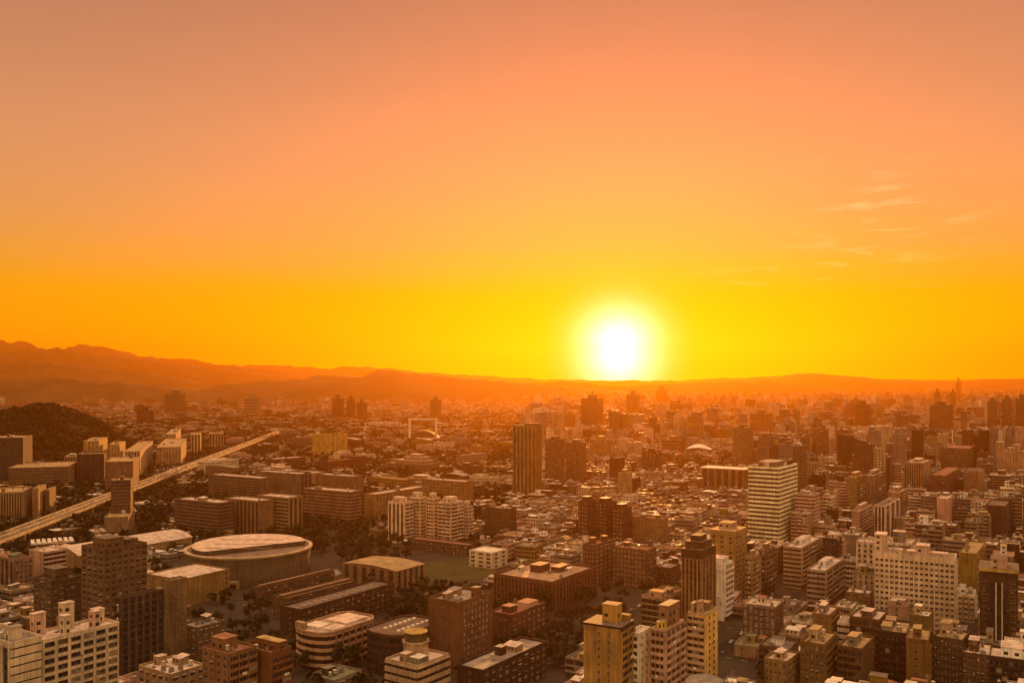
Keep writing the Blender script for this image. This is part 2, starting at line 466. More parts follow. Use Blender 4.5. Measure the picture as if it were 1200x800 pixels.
def wall_ac_mesh():
    def mk():
        b = MB(); b.box(-.45, .45, -.75, -.34, 0, .62, STEEL); b.box(-.36, .3, -.78, -.75, .08, .54, DARKM); b.box(-.42, -.34, -.7, 0, -.1, 0, DARKM); b.box(.34, .42, -.7, 0, -.1, 0, DARKM)
        return b.mesh('wall_air_conditioner')
    return cached('wac', mk)
def shed_mesh(w, d, h, wm, rm):
    w, d, h = round(w), round(d), round(h*2)/2
    def mk():
        b = MB(); b.box(0, w, 0, d, 0, h, wm)
        b.poly([(-.3, -.3, h+.05), (w+.3, -.3, h+.05), (w+.3, d+.3, h+.75), (-.3, d+.3, h+.75)], rm)
        b.poly([(-.3, d+.3, h+.65), (w+.3, d+.3, h+.65), (w+.3, -.3, h-.05), (-.3, -.3, h-.05)], rm)
        for i in range(max(1, int(w/2))): b.box(.6+i*2, 1.5+i*2, -.06, 0, h*.35, h*.8, GLASS)
        return b.mesh('roof_shed')
    return cached(('shed', w, d, h, wm.name, rm.name), mk)

def roof_clutter(B, n, z, x0=None, x1=None, y0=None, y1=None):
    r = B.rng; w2, d2 = B.w/2-1.2, B.d/2-1.2
    if w2 < 1.5 or d2 < 1.5: return
    taken = list(B.roof_taken)
    for i in range(n*4):
        if n <= 0: break
        k = r.choice(('shed', 'tank', 'tank', 'ac', 'hut', 'shed', 'pipe', 'mast', 'ac'))
        if k == 'shed': sw, sd = min(r.uniform(3, 8), 2*w2*.6), min(r.uniform(3, 7), 2*d2*.6)
        elif k == 'hut': sw, sd = min(3.4, 1.6*w2), min(4.2, 1.6*d2)
        else: sw = sd = 2.4
        if sw < 1.5 or sd < 1.5: continue
        x = r.uniform(-w2, max(-w2, w2-sw)); y = r.uniform(-d2, max(-d2, d2-sd))
        if any(x < b and x+sw > a and y < dd and y+sd > c for a, b, c, dd in taken): continue
        taken.append((x-.6, x+sw+.6, y-.6, y+sd+.6)); n -= 1
        if k == 'shed':
            link('roof_shed', shed_mesh(sw, sd, r.choice((2.5, 3.0)), r.choice((wall(TAN), wall(GREY), wall(CREAM))), roofm(r.choice((RW, RP, RG, RR, RT, RN, RP)))), B.root, (x, y, z))
        elif k == 'hut':
            b = MB(); hh = r.uniform(2.6, 5); b.box(x, x+sw, y, y+sd, z, z+hh, B.mat, B.roofmat); b.box(x-.25, x+sw+.25, y-.25, y+sd+.25, z+hh, z+hh+.25, B.mat, B.roofmat)
            ob = b.build('stair_hut', B.root)
            dd = MB(); dd.box(x+.5, x+1.5, y-.05, y, z, z+2.1, DARKM); dd.build('door', ob)
        elif k == 'tank': link('water_tank', tank_mesh(r.choice((.9, 1.1)), r.choice((1.6, 2.0))), B.root, (x+1.2, y+1.2, z))
        elif k == 'pipe': link('roof_pipe', pipe_mesh(), B.root, (x+1.2, y+1.2, z), r.choice((0, math.pi/2)))
        elif k == 'mast': link('antenna', mast_mesh(), B.root, (x+1.2, y+1.2, z))
        else: link('air_conditioner', ac_mesh(), B.root, (x+1.2, y+1.2, z), r.choice((0, math.pi/2)))

def building(name, label, cat, C, th, w, d, h, wallc, L, Rf, group=None, fl=3.2, base=0.0, roofc=RG, parapet=1.0, clutter=3,
             boxes=(), mat2=None, pale=.12, awn=False, seed=0, Kf=None, ref=None, plinth=None, noroof=False, arch=None):
    """C: the corner nearest the camera; w runs left-back from it, d runs right-back"""
    B = Bld(); B.w, B.d, B.h, B.fl, B.base = w, d, h, fl, base
    c, s = math.cos(th), math.sin(th)
    cx = C[0] - c*w/2 + s*d/2; cy = C[1] + s*w/2 + c*d/2
    B.rng = random.Random(seed*7919 + int(abs(cx)*10) + int(cy*3))
    B.mat = wall(wallc) if isinstance(wallc, tuple) else wallc
    B.mat2 = B.mat if mat2 is None else (wall(mat2) if isinstance(mat2, tuple) else mat2)
    B.roofmat = roofm(roofc); B.pale = pale; B.awn = awn
    B.root = empty(name, (cx, cy, 0), -th, label, cat, group)
    B.wins = []; B.mb = MB(); B.roof_taken = []
    B.mb.box(-w/2, w/2, -d/2, d/2, 0, h-.25, B.mat)
    if plinth:                                        # darker ground storeys
        for f in 'LR':
            o, t, n, W, rz = FACES[f](w, d); B.mb.obox(o, t, n, .03, W-.03, 0, .5, 0, base, wall(plinth))
    facade(B, 'L', L); facade(B, 'R', Rf)
    if Kf: facade(B, 'K', Kf)
    B.mb.build('wall', B.root)
    flush_windows(B)
    rb = MB(); zr = h
    rb.box(-w/2-.12, w/2+.12, -d/2-.12, d/2+.12, h-.25, h, B.mat, B.roofmat)
    if arch:                                          # shallow barrel roof, ridge along d
        n = 12
        for i in range(n):
            a0, a1 = i/n, (i+1)/n
            q = lambda a: (-w/2-.5 + (w+1)*a, h+.05 + arch*(1-(2*a-1)**2))
            (xa, za), (xb, zb) = q(a0), q(a1)
            rb.poly([(xa, -d/2-.5, za), (xb, -d/2-.5, zb), (xb, d/2+.5, zb), (xa, d/2+.5, za)], B.roofmat)
            rb.poly([(xa, -d/2, h), (xb, -d/2, h), (xb, -d/2, zb), (xa, -d/2, za)], B.mat)
            rb.poly([(xb, d/2, h), (xa, d/2, h), (xa, d/2, za), (xb, d/2, zb)], B.mat)
    roof = rb.build('roof', B.root)
    if parapet and not arch:
        pb = MB(); e = .22
        pb.box(-w/2-.15, w/2+.15, -d/2-.15, -d/2+e, h+.002, h+parapet, B.mat2); pb.box(-w/2-.15, w/2+.15, d/2-e, d/2+.15, h+.002, h+parapet, B.mat2)
        pb.box(-w/2-.15, -w/2+e, -d/2+e, d/2-e, h+.002, h+parapet-.003, B.mat2); pb.box(w/2-e, w/2+.15, -d/2+e, d/2-e, h+.002, h+parapet-.003, B.mat2)
        pb.build('parapet', roof)
    for bx in boxes:                                  # (fx0, fx1, fy0, fy1, height, colour, part name)
        fx0, fx1, fy0, fy1, bh, bc, bn = bx
        x0, x1, y0, y1 = -w/2+fx0*w, -w/2+fx1*w, -d/2+fy0*d, -d/2+fy1*d
        m = wall(bc) if isinstance(bc, tuple) else bc
        b = MB(); b.box(x0, x1, y0, y1, h+.004, h+bh-.3, m); b.box(x0-.2, x1+.2, y0-.2, y1+.2, h+bh-.3, h+bh, m, B.roofmat)
        nn = int((bh)/3.2)
        for k in range(nn):
            zc = h + 1.2 + k*3.2
            for q in range(max(1, int((x1-x0)/4))): b.box(x0+1+q*4, min(x1-.4, x0+2.6+q*4), y0-.06, y0, zc, zc+1.3, GLASS)
            for q in range(max(1, int((y1-y0)/4))): b.box(x1, x1+.06, y0+1+q*4, min(y1-.4, y0+2.6+q*4), zc, zc+1.3, GLASS)
        b.build(bn, B.root); B.roof_taken.append((x0-.5, x1+.5, y0-.5, y1+.5))
    if clutter and not arch: roof_clutter(B, clutter, h)
    if C[1] < 640 and fl < 4:                         # air conditioners hung out under the windows
        nfl = max(1, int((h-base)/fl))
        for i in range(B.rng.randint(3, 10)):
            fc, fz = B.rng.choice('LR'), B.rng.randrange(max(0, nfl-7), nfl)
            put(B, 'wall_air_conditioner', wall_ac_mesh(), fc, FACES[fc](w, d)[3]*B.rng.uniform(.08, .92), base+fz*fl+B.rng.uniform(.3, .9))
    FOOT.append((cx, cy, c, s, w/2, d/2))
    B.cx, B.cy = cx, cy
    if ref:
        p = pix(cx, cy, h*.5); LANDMARKS.append(dict(ref=ref, px=p[0], py=p[1], x=cx, y=cy))
    return B

def spans(xl, xc, xr, yb, th):
    Cx, D = at(xc, yb); c, s = math.cos(th), math.sin(th)
    u, v = (xl-600)/F, (xr-600)/F
    w = (Cx - u*D)/(c + u*s)
    den = s - v*c
    d = (v*D - Cx)/den if den > .03 else 1e9
    return (Cx, D), w, d
HLOG = []
def H(ref, name, cat, label, q, wallc, L, Rf, th=34, w=None, d=None, vis=None, **k):
    xl, xc, xr, yt, yb = q
    t = math.radians(th)
    C, w1, d1 = spans(xl, xc, xr, yb, t)
    w = w or w1; d = d or d1
    h = CAMH - (yt-HY)/F*C[1]
    if not (3 < w < 260 and 3 < d < 260): HLOG.append((ref, round(w, 1), round(d, 1)))
    w = min(max(w, 4), 260); d = min(max(d, 4), 60 if d > 400 else 260)
    B = building(name, label, cat, C, t, w, d, h, wallc, L, Rf, ref=ref, **k)
    yv = vis if vis is not None else yb - .18*(yb-yt)
    SHIELD.append((xl-1, xr+1, yt, yv, C[1]))
    return B

# ---------------------------------------------------------------- the ground and its roads
def ground():
    mt, nt, b = new_mat('street_ground', .92)
    a = noise_mix(nt, b, (.014, .014, .011), (.042, .038, .03), .02, 8)
    g = noise_mix(nt, b, (.55, .62, .45), (1.15, 1.05, .95), .006, 4, lo=.4, hi=.6)
    nt.links.new(mixc(nt, a, g, 1.0), b.inputs['Base Color'])
    m = MB(); n = 24
    for i in range(n):
        for j in range(n):
            x0, x1 = -16000+32000*i/n, -16000+32000*(i+1)/n; y0, y1 = -900+19400*j/n, -900+19400*(j+1)/n
            m.poly([(x0, y0, 0), (x1, y0, 0), (x1, y1, 0), (x0, y1, 0)], mt)
    me = m.mesh('ground'); o = link('ground', me); o['kind'] = 'structure'
ground()

# ---------------------------------------------------------------- buildings one can name, from the lower left to the right
G = lambda *a: ('grid',) + a
Bd = lambda *a: ('band',) + a
Bc = lambda *a: ('balcony',) + a
St = lambda *a: ('stripe',) + a
FW = lambda p, *a: ('few', p) + a
BL = ('blank',)

# lower left corner
H('the cream panelled block at the lower left corner', 'office_block', 'office building', 'cream panelled block with dark glass side at the lower left corner of the view',
  (-60, 12, 49, 757, 900), CREAM, St(9, .25), Bd(.82, GLASS, 5, .25), roofc=RG, clutter=6, parapet=1.4, vis=800)
H('the white apartment block with roof towers', 'apartment_block', 'apartment building', 'pale apartment block with white gridded front and tall stair towers on its roof, lower left',
  (28, 50, 139, 752, 880), CREAM, G(3, .45, .45), G(6, .76, .62), roofc=RP, clutter=3, vis=800, mat2=CREAM,
  boxes=((.1, .32, .05, .2, 9, PINK, 'stair_tower'), (.15, .4, .4, .55, 11, CREAM, 'stair_tower'), (.7, .95, .28, .36, 8, CREAM, 'stair_tower'), (.72, .95, .66, .76, 7, PINK, 'stair_tower'), (.2, .5, .82, .94, 6, CREAM, 'stair_tower')))
H('the dark striped tower', 'apartment_tower', 'apartment building', 'dark tower with vertical pale stripes and a pale end pier',
  (136, 142, 192, 702, 800), DARK, Bc(2, 1.0, .9), St(6, .34), roofc=RD, clutter=3, mat2=(.17, .12, .09), d=None, boxes=((.1, .9, .92, 1.0, 1.2, BEIGE, 'end_pier'),), vis=790)
H('the ochre slab beside the dark striped tower', 'apartment_slab', 'apartment building', 'narrow ochre slab with few windows standing tight against the dark striped tower',
  (192, 200, 219, 682, 775), (.30, .21, .10), FW((.5,)), FW((.3, .7)), roofc=RT, clutter=1)
H('the big brown twin block', 'apartment_tower', 'apartment building', 'big brown apartment tower in two joined wings, left of the flat roofed hall',
  (96, 122, 172, 645, 768), (.25, .15, .08), G(4, .6, .6), G(7, .62, .6), roofc=RD, clutter=2, vis=745,
  boxes=((.3, .9, .1, .5, 5.5, (.27, .17, .09), 'roof_crown'), (.2, .8, .62, .9, 3.2, (.25, .15, .08), 'stair_hut')), pale=.05)
H('the stocky brown tower', 'apartment_tower', 'apartment building', 'stocky brown apartment tower with recessed centre, left of the big brown twin block',
  (40, 61, 95, 682, 756), (.20, .13, .075), G(3, .55, .5), G(5, .6, .5), roofc=RD, clutter=1, boxes=((.25, .8, .2, .7, 6, (.22, .14, .08), 'roof_crown'),), vis=735)
H('the pinkish block with slatted side', 'office_block', 'office building', 'low pinkish block with a blank wall and a white slatted side near the left edge',
  (34, 51, 77, 648, 680), PINK, FW((.2,)), Bd(.42, GLASS, 3, .6), roofc=RP, clutter=2)
H('the tiled row house block at the left edge', 'apartment_block', 'apartment building', 'tile clad walk up block with narrow vertical piers at the left edge',
  (-24, 17, 38, 657, 692), (.34, .21, .15), St(8, .5), G(4, .5, .5), roofc=RR, clutter=6)
H('the saw-tooth roofed workshop', 'workshop', 'building', 'low dark workshop under a bright saw tooth roof beside the elevated expressway',
  (34, 36, 88, 640, 650), BROWN, BL, FW((.2, .5, .8)), th=60, roofc=RW, clutter=0, w=22,
  boxes=tuple((0.0, 1.0, .02+.125*i, .09+.125*i, 2.2, WPAINT, 'roof_tooth') for i in range(8)))
H('the long curved roof hall', 'sports_hall', 'hall', 'long hall under a curved pinkish roof, left of the round arena',
  (60, 92, 207, 651, 667), (.40, .28, .13), FW((.3, .7)), FW((.1, .3, .5, .7, .9)), roofc=RP, clutter=0, arch=4.5, w=42, d=100)
H('the flat roofed hall', 'sports_hall', 'hall', 'ochre hall with a wide flat pink roof beside the round arena',
  (171, 212, 269, 680, 712), (.36, .24, .09), FW((.2, .5)), FW((.08, .93), 2.4), roofc=RP, clutter=0, parapet=.8, th=31, vis=708)
H('the small tiled block below the flat roofed hall', 'walk_up_block', 'apartment building', 'small brown walk up block with cluttered roof, just below the flat roofed hall',
  (212, 231, 263, 737, 772), (.24, .16, .09), G(3, .5, .5), G(5, .5, .5), roofc=RG, clutter=6, awn=True)
H('the terraced orange block', 'apartment_block', 'apartment building', 'orange brown terraced apartment block with glowing roof edge, left of the bottom centre',
  (238, 268, 300, 768, 860), (.34, .19, .09), G(4, .5, .5), Bc(3, 1.2, 1.0), roofc=RR, clutter=4, boxes=((.1, .6, .2, .7, 5, (.34, .19, .09), 'roof_room'),), vis=800)
H('the taller orange block', 'apartment_block', 'apartment building', 'orange rendered block with blank parapet wall standing right of the terraced orange block',
  (280, 318, 341, 770, 850), RUST, BL, Bc(2, 1.0, 1.0), roofc=RT, clutter=2, parapet=2.2, boxes=((.2, .9, .55, .95, 4.5, RUST, 'roof_room'),), vis=800)
H('the low cluttered roof at the bottom left', 'walk_up_block', 'apartment building', 'low tan block with a shed crowded roof, bottom edge, left of the orange blocks',
  (163, 200, 240, 792, 830), TAN, G(5, .5, .5), G(4, .5, .5), roofc=RP, clutter=12, awn=True, vis=800)

# the school and campus in the middle of the foreground
H('the tan roofed school gym', 'school_gym', 'gymnasium', 'school gymnasium with a tan ribbed roof and pillared front beside the sports field',
  (402, 464, 497, 669, 695), (.33, .19, .10), St(6, .5), St(5, .55), roofc=RT, clutter=0, arch=1.6, mat2=(.36, .22, .12))
for i, (q, lb, rf) in enumerate((((296, 305, 392, 690, 713), 'long low classroom row with a brown ridge roof nearest the round arena', 'the first classroom row'),
                                 ((320, 335, 418, 702, 727), 'long low classroom row with pale gable end, second from the round arena', 'the second classroom row'))):
    H(rf, 'classroom_row', 'school building', lb, q, (.20, .125, .07), FW((.3, .7)), G(14, .5, .5), roofc=(.24, .15, .10), clutter=0, parapet=.7, th=35, boxes=((.35, .65, .02, .98, 1.6, (.24, .16, .10), 'ridge'),))
H('the dark classroom row with roof lights', 'classroom_row', 'school building', 'dark brown classroom row with a line of small bright skylights on its roof',
  (340, 352, 462, 716, 748), (.13, .075, .05), FW((.5,)), G(18, .45, .5), roofc=RD, clutter=0, parapet=1.2, th=33,
  boxes=tuple((.36, .60, .05+.068*i, .08+.068*i, .7, WPAINT, 'skylight') for i in range(13)), w=16)
H('the brick campus tower', 'campus_tower', 'school building', 'square brown brick tower with a grid of pale windows on its right side, bottom centre',
  (502, 537, 577, 709, 790), (.27, .135, .07), FW((.5,), 1.5), G(7, .55, .6, GLASS2, ALU, .12), roofc=RG, clutter=7, parapet=1.6, th=35, vis=775)
H('the domed brick hall', 'campus_building', 'school building', 'low brick building with a small round roof turret just right of the brick campus tower',
  (574, 600, 639, 722, 758), (.23, .10, .065), FW((.3, .7)), G(7, .45, .5, GLASS2), roofc=RR, clutter=1, boxes=((.3, .7, .15, .35, 3.5, (.23, .10, .065), 'turret'), (.3, .8, .6, .9, 2.5, PINK, 'roof_room')))
H('the long bottom wall block', 'walk_up_block', 'apartment building', 'low dark row with grey roof, bottom edge, right of the brick campus tower',
  (556, 566, 640, 787, 830), DARK, FW((.5,)), G(10, .5, .5), roofc=RG, clutter=3, w=14, vis=800)
H('the small white roof house', 'school_building', 'school building', 'small cream school house with white slab roof at the far end of the pitch',
  (550, 577, 594, 648, 667), CREAM, G(3, .5, .55), G(2, .4, .6), roofc=RW, clutter=0, parapet=.5)
H('the big brick courtyard block', 'campus_building', 'school building', 'big square brown brick block with vertical ribs around a roof courtyard, bottom centre',
  (579, 647, 698, 684, 716), (.24, .115, .065), St(16, .55), St(14, .55), roofc=(.42, .29, .2), clutter=5, parapet=1.6, mat2=(.26, .125, .07), vis=712,
  boxes=((.30, .48, .4, .62, 5, (.22, .11, .07), 'roof_room'), (.55, .7, .55, .8, 3.5, (.24, .12, .07), 'roof_room')))
H('the brick classroom tower', 'campus_building', 'school building', 'brick classroom block with rows of pale windows right behind the big brick courtyard block',
  (683, 697, 721, 640, 686), (.25, .11, .07), G(4, .5, .45, GLASS2), G(5, .6, .5, GLASS2), roofc=RR, clutter=2)
H('the brown gridded college block', 'campus_building', 'school building', 'brown college block with a regular grid of pale windows, right of the brick classroom block',
  (718, 757, 769, 646, 690), (.24, .125, .07), G(9, .55, .5, GLASS2), G(3, .5, .5), roofc=RR, clutter=3)
for i, (q, lb) in enumerate((((678, 688, 698, 588, 643), 'dark red brick apartment tower, leftmost of the red brick cluster'),
                             ((697, 711, 722, 590, 640), 'dark red brick apartment tower, middle of the red brick cluster'),
                             ((718, 730, 740, 597, 642), 'red brown brick apartment tower, rightmost of the red brick cluster'))):
    H(('the left red brick tower', 'the middle red brick tower', 'the right red brick tower')[i], 'brick_tower', 'apartment building', lb, q, (.19, .075, .045),
      G(3, .5, .45, GLASS2), Bd(.55), roofc=RP, clutter=2, boxes=((.2, .8, .2, .8, 4, (.2, .08, .05), 'roof_crown'),), group='red brick apartment towers', pale=.3)
H('the ochre college block', 'campus_building', 'school building', 'wide ochre block with dense small windows just right of the red brick cluster',
  (738, 776, 783, 609, 642), (.32, .19, .08), G(10, .5, .5, GLASS2), FW((.5,)), roofc=RT, clutter=3)

# bottom centre towers
H('the bottom gold tower', 'gold_tower', 'apartment building', 'tall mustard gold tower with dark roof deck and square lantern at the bottom centre',
  (684, 727, 742, 741, 860), (.44, .28, .09), FW((.42, .68), .9), Bc(2, 1.2, 1.0), roofc=RD, clutter=2, parapet=1.2, th=30, vis=800, mat2=(.40, .26, .09),
  boxes=((-.01, 1.01, -.01, 1.01, 2.2, DARK, 'roof_deck'), (.38, .78, .35, .75, 9.5, (.50, .32, .09), 'roof_lantern'), (.62, .95, .8, .98, 4.5, (.42, .28, .10), 'roof_room')))
H('the slim white tower', 'slim_tower', 'apartment building', 'slim white walled tower with dark balcony side, between the gold tower and the striped tower',
  (736, 748, 762, 744, 850), (.80, .67, .58), Bc(2, 1.0, .9), FW((.3, .7), .7), roofc=RP, clutter=1, vis=800)
H('the chevron banded tower', 'banded_tower', 'apartment building', 'stepped pink and brown banded tower right of the slim white tower at the bottom',
  (764, 779, 801, 740, 850), (.36, .24, .17), Bc(3, 1.3, 1.1), Bc(4, 1.3, 1.1), roofc=RG, clutter=1, vis=800, mat2=PINK,
  boxes=((.0, .75, .35, .95, 9, (.38, .23, .14), 'roof_block'), (.3, .7, .05, .3, 3.5, YEL, 'yellow_canopy')))
H('the yellow ended banded tower', 'banded_tower', 'apartment building', 'banded apartment tower with a bright yellow end wall, right of the bottom centre',
  (806, 826, 841, 722, 810), (.74, .50, .15), Bc(3, 1.2, 1.1), FW((.35, .7), 1.6), roofc=RT, clutter=2, mat2=(.50, .37, .27), vis=790,
  boxes=((.1, .3, .1, .4, 5, PINK, 'stair_tower'), (.45, .62, .1, .4, 6, PINK, 'stair_tower'), (.2, .7, .6, .9, 4, TAN, 'roof_room')))
H('the black roofed office', 'office_block', 'office building', 'low black glass office with long pale ledges left of the columned tower',
  (752, 777, 805, 703, 745), (.08, .06, .05), Bd(.25, GLASS, 3, .8), Bd(.22, GLASS, 3, .9), roofc=RR, clutter=3, boxes=((.3, .9, .05, .25, 4, PINK, 'roof_room'),), mat2=(.34, .26, .14), d=30)
H('the columned tower', 'columned_tower', 'apartment building', 'tall tan tower with columns and heavy dark crown, left of the white curved tower',
  (799, 822, 838, 655, 745), (.33, .20, .10), St(5, .5), St(4, .5), roofc=RD, clutter=1, mat2=(.36, .23, .12), boxes=((-.02, 1.02, -.02, 1.02, 5, (.14, .09, .05), 'crown'), (.1, .9, .1, .9, 9, (.16, .10, .06), 'crown'), (.25, .75, .25, .75, 12, (.14, .10, .06), 'crown')), vis=715)
H('the white curved tower', 'white_tower', 'apartment building', 'bright white tower with a blank front and small balconies down its right edge',
  (832, 849, 858, 662, 728), WHITE, BL, Bc(3, 1.2, 1.0), roofc=RP, clutter=0, boxes=((.0, .8, .1, .9, 3.5, WHITE, 'roof_block'),), vis=724)
H('the gold slotted tower', 'gold_tower', 'apartment building', 'golden tower with banded top and dark slot behind the white curved tower',
  (832, 861, 875, 628, 703), (.42, .27, .10), G(3, .4, .5), G(5, .6, .55), roofc=RT, clutter=2, boxes=((.0, 1.0, .0, 1.0, 3, (.44, .30, .15), 'crown'), (.2, .7, .3, .8, 7, PINK, 'roof_room')), vis=690)
for q, lb, rf, cc in (((874, 881, 890, 654, 712), 'narrow tan balcony tower immediately right of the gold slotted tower', 'the narrow tan balcony tower', TAN),
                      ((889, 897, 908, 646, 700), 'narrow brown balcony tower under the white banded tower', 'the narrow brown balcony tower', (.30, .2, .12)),
                      ((918, 939, 963, 643, 690), 'broad beige block with a boxy white roof house, right below the white banded tower', 'the broad beige block', BEIGE),
                      ((946, 967, 989, 670, 712), 'pale grey block with a dark slot between two wings, left of the large white slab', 'the pale grey two wing block', (.42, .33, .26))):
    H(rf, 'apartment_block', 'apartment building', lb, q, cc, Bd(.5) if q[0] > 910 else Bc(2, 1.1, 1.0), Bc(3, 1.1, 1.0), roofc=RP, clutter=3, boxes=((.3, .7, .3, .7, 4, WHITE if q[0] > 910 else cc, 'stair_hut'),))
H('the dark glass portal block', 'office_block', 'office building', 'dark block in a thin pale portal between white banded tower and white slab',
  (964, 983, 987, 633, 690), (.12, .085, .06), Bd(.3), BL, roofc=RD, clutter=2, boxes=((-.02, 1.02, -.01, .06, 1.5, PINK, 'portal_beam'), (.93, 1.0, -.02, .08, 2.0, PINK, 'portal_post')))

# the banded tower and its neighbours
H('the white banded tower', 'banded_tower', 'office building', 'white office tower with bright horizontal bands round two faces, right of centre',
  (877, 913, 934, 549, 640), (.62, .47, .31), Bd(.50, GLASS, 3.5, .6), Bd(.50, GLASS, 3.5, .6), roofc=RG, clutter=6, parapet=1.0, fl=3.7, th=34, vis=636, mat2=(.90, .71, .46),
  boxes=((.2, .75, .2, .75, 4.5, (.3, .22, .17), 'plant_room'), (.85, .95, .7, .85, 5, DARK, 'mast_base')))
H('the large white slab', 'apartment_slab', 'apartment building', 'large pale apartment slab with many small windows and a tall left stair tower',
  (1025, 1119, 1124, 660, 745), (.62, .50, .39), G(16, .66, .46), Bc(3, 1.1, 1.0), roofc=RP, clutter=4, th=29, vis=722, parapet=3.0, pale=.15,
  boxes=((.0, .14, .0, .7, 13, (.58, .46, .36), 'stair_tower'), (.52, .68, .2, .8, 8, (.56, .42, .34), 'stair_tower'), (.4, .9, .35, .75, 4, (.52, .4, .33), 'roof_room')), d=16)
H('the black glass tower with gold cornice', 'office_tower', 'office building', 'black glass tower with pale fins and a gold edged flat top at the right edge',
  (1148, 1193, 1199, 672, 770), (.13, .085, .05), ('center',), BL, roofc=RD, clutter=1, th=29, d=22, vis=750, mat2=(.15, .10, .06),
  boxes=((-.02, 1.02, -.02, 1.02, 1.6, (.55, .42, .10), 'cornice'), (.3, .72, .1, .6, 6.5, PINK, 'roof_room'), (.3, .72, -.04, .0, .2, GREY, 'ledge')))
H('the mustard blank block', 'walk_up_block', 'apartment building', 'mustard yellow blank walled block just right of the large white slab',
  (1124, 1144, 1155, 650, 698), MUSTARD, BL, G(3, .5, .5), roofc=RT, clutter=2)
H('the striped glass tower', 'office_tower', 'office building', 'dark glass tower with bright vertical white fins, above the large white slab',
  (1025, 1037, 1054, 594, 640), (.08, .06, .05), St(3, .3), St(3, .32), roofc=RD, clutter=2, mat2=(.62, .5, .42))
H('the dark slate tower at right', 'office_tower', 'office building', 'plain dark slate tower with a blank front standing alone near the right edge',
  (1155, 1178, 1184, 594, 640), (.14, .085, .06), FW((.12, .9)), Bd(.4), roofc=RD, clutter=3)
H('the pink blank tower', 'slim_tower', 'apartment building', 'pink blank walled slim tower catching the light, left of the dark slate tower',
  (1098, 1111, 1117, 585, 618), (.62, .36, .28), BL, FW((.5,)), roofc=RP, clutter=1)
H('the tall cream corner block', 'apartment_block', 'apartment building', 'tall cream apartment block with fluted front on the right, left of the brown flat block',
  (1060, 1082, 1091, 543, 578), (.44, .30, .17), St(8, .5), G(3, .5, .5), roofc=RP, clutter=3, boxes=((.3, .7, .3, .8, 4, (.46, .32, .19), 'roof_crown'),))
H('the brown flat block at right', 'apartment_block', 'apartment building', 'broad brown block with a cream wing behind the cream corner block',
  (1104, 1136, 1144, 526, 556), (.24, .14, .08), G(12, .5, .5), FW((.5,)), roofc=RR, clutter=4)
H('the castle like school', 'school_building', 'school building', 'broad beige castle like building with square corner towers at the right edge',
  (1167, 1212, 1225, 530, 561), (.46, .30, .19), G(14, .4, .4), G(5, .4, .4), roofc=RP, clutter=2, d=30, boxes=((.0, .2, .0, .5, 14, (.46, .30, .19), 'corner_tower'), (.3, .5, .0, .4, 6, (.48, .33, .2), 'corner_tower'), (.42, .62, .3, .7, 10, (.46, .30, .19), 'corner_tower')))
H('the open framed block', 'office_block', 'office building', 'squat block with an open top storey frame near the dark tree belt at right',
  (1130, 1146, 1154, 555, 582), (.42, .25, .15), Bd(.7), BL, roofc=RD, clutter=1, boxes=((-.01, 1.01, -.01, .1, 4, (.44, .27, .16), 'portal_beam'),))
H('the red block by the trees', 'apartment_block', 'apartment building', 'dull red block beside the open framed block at right',
  (1090, 1108, 1126, 558, 584), (.28, .11, .07), G(4, .4, .5), Bd(.4), roofc=RR, clutter=2)
for q, lb, rf, cc in (((1040, 1054, 1063, 578, 612), 'stepped ochre tower left of the pink blank tower', 'the stepped ochre tower', (.40, .25, .13)),
                      ((992, 1003, 1014, 560, 604), 'ochre tower with a pointed roof house, right of the white banded tower', 'the ochre pointed tower', (.36, .24, .09)),
                      ((1012, 1024, 1037, 558, 600), 'grey block with a round roof emblem, right of the ochre pointed tower', 'the grey emblem block', (.3, .22, .16)),
                      ((998, 1006, 1022, 600, 628), 'short pink and grey block directly left of the striped glass tower', 'the short pink block', PINK)):
    H(rf, 'apartment_block', 'apartment building', lb, q, cc, G(3, .45, .5), Bc(3, 1.1, 1.0), roofc=RP, clutter=3, boxes=((.2, .7, .3, .8, 4.5, cc, 'roof_room'),))

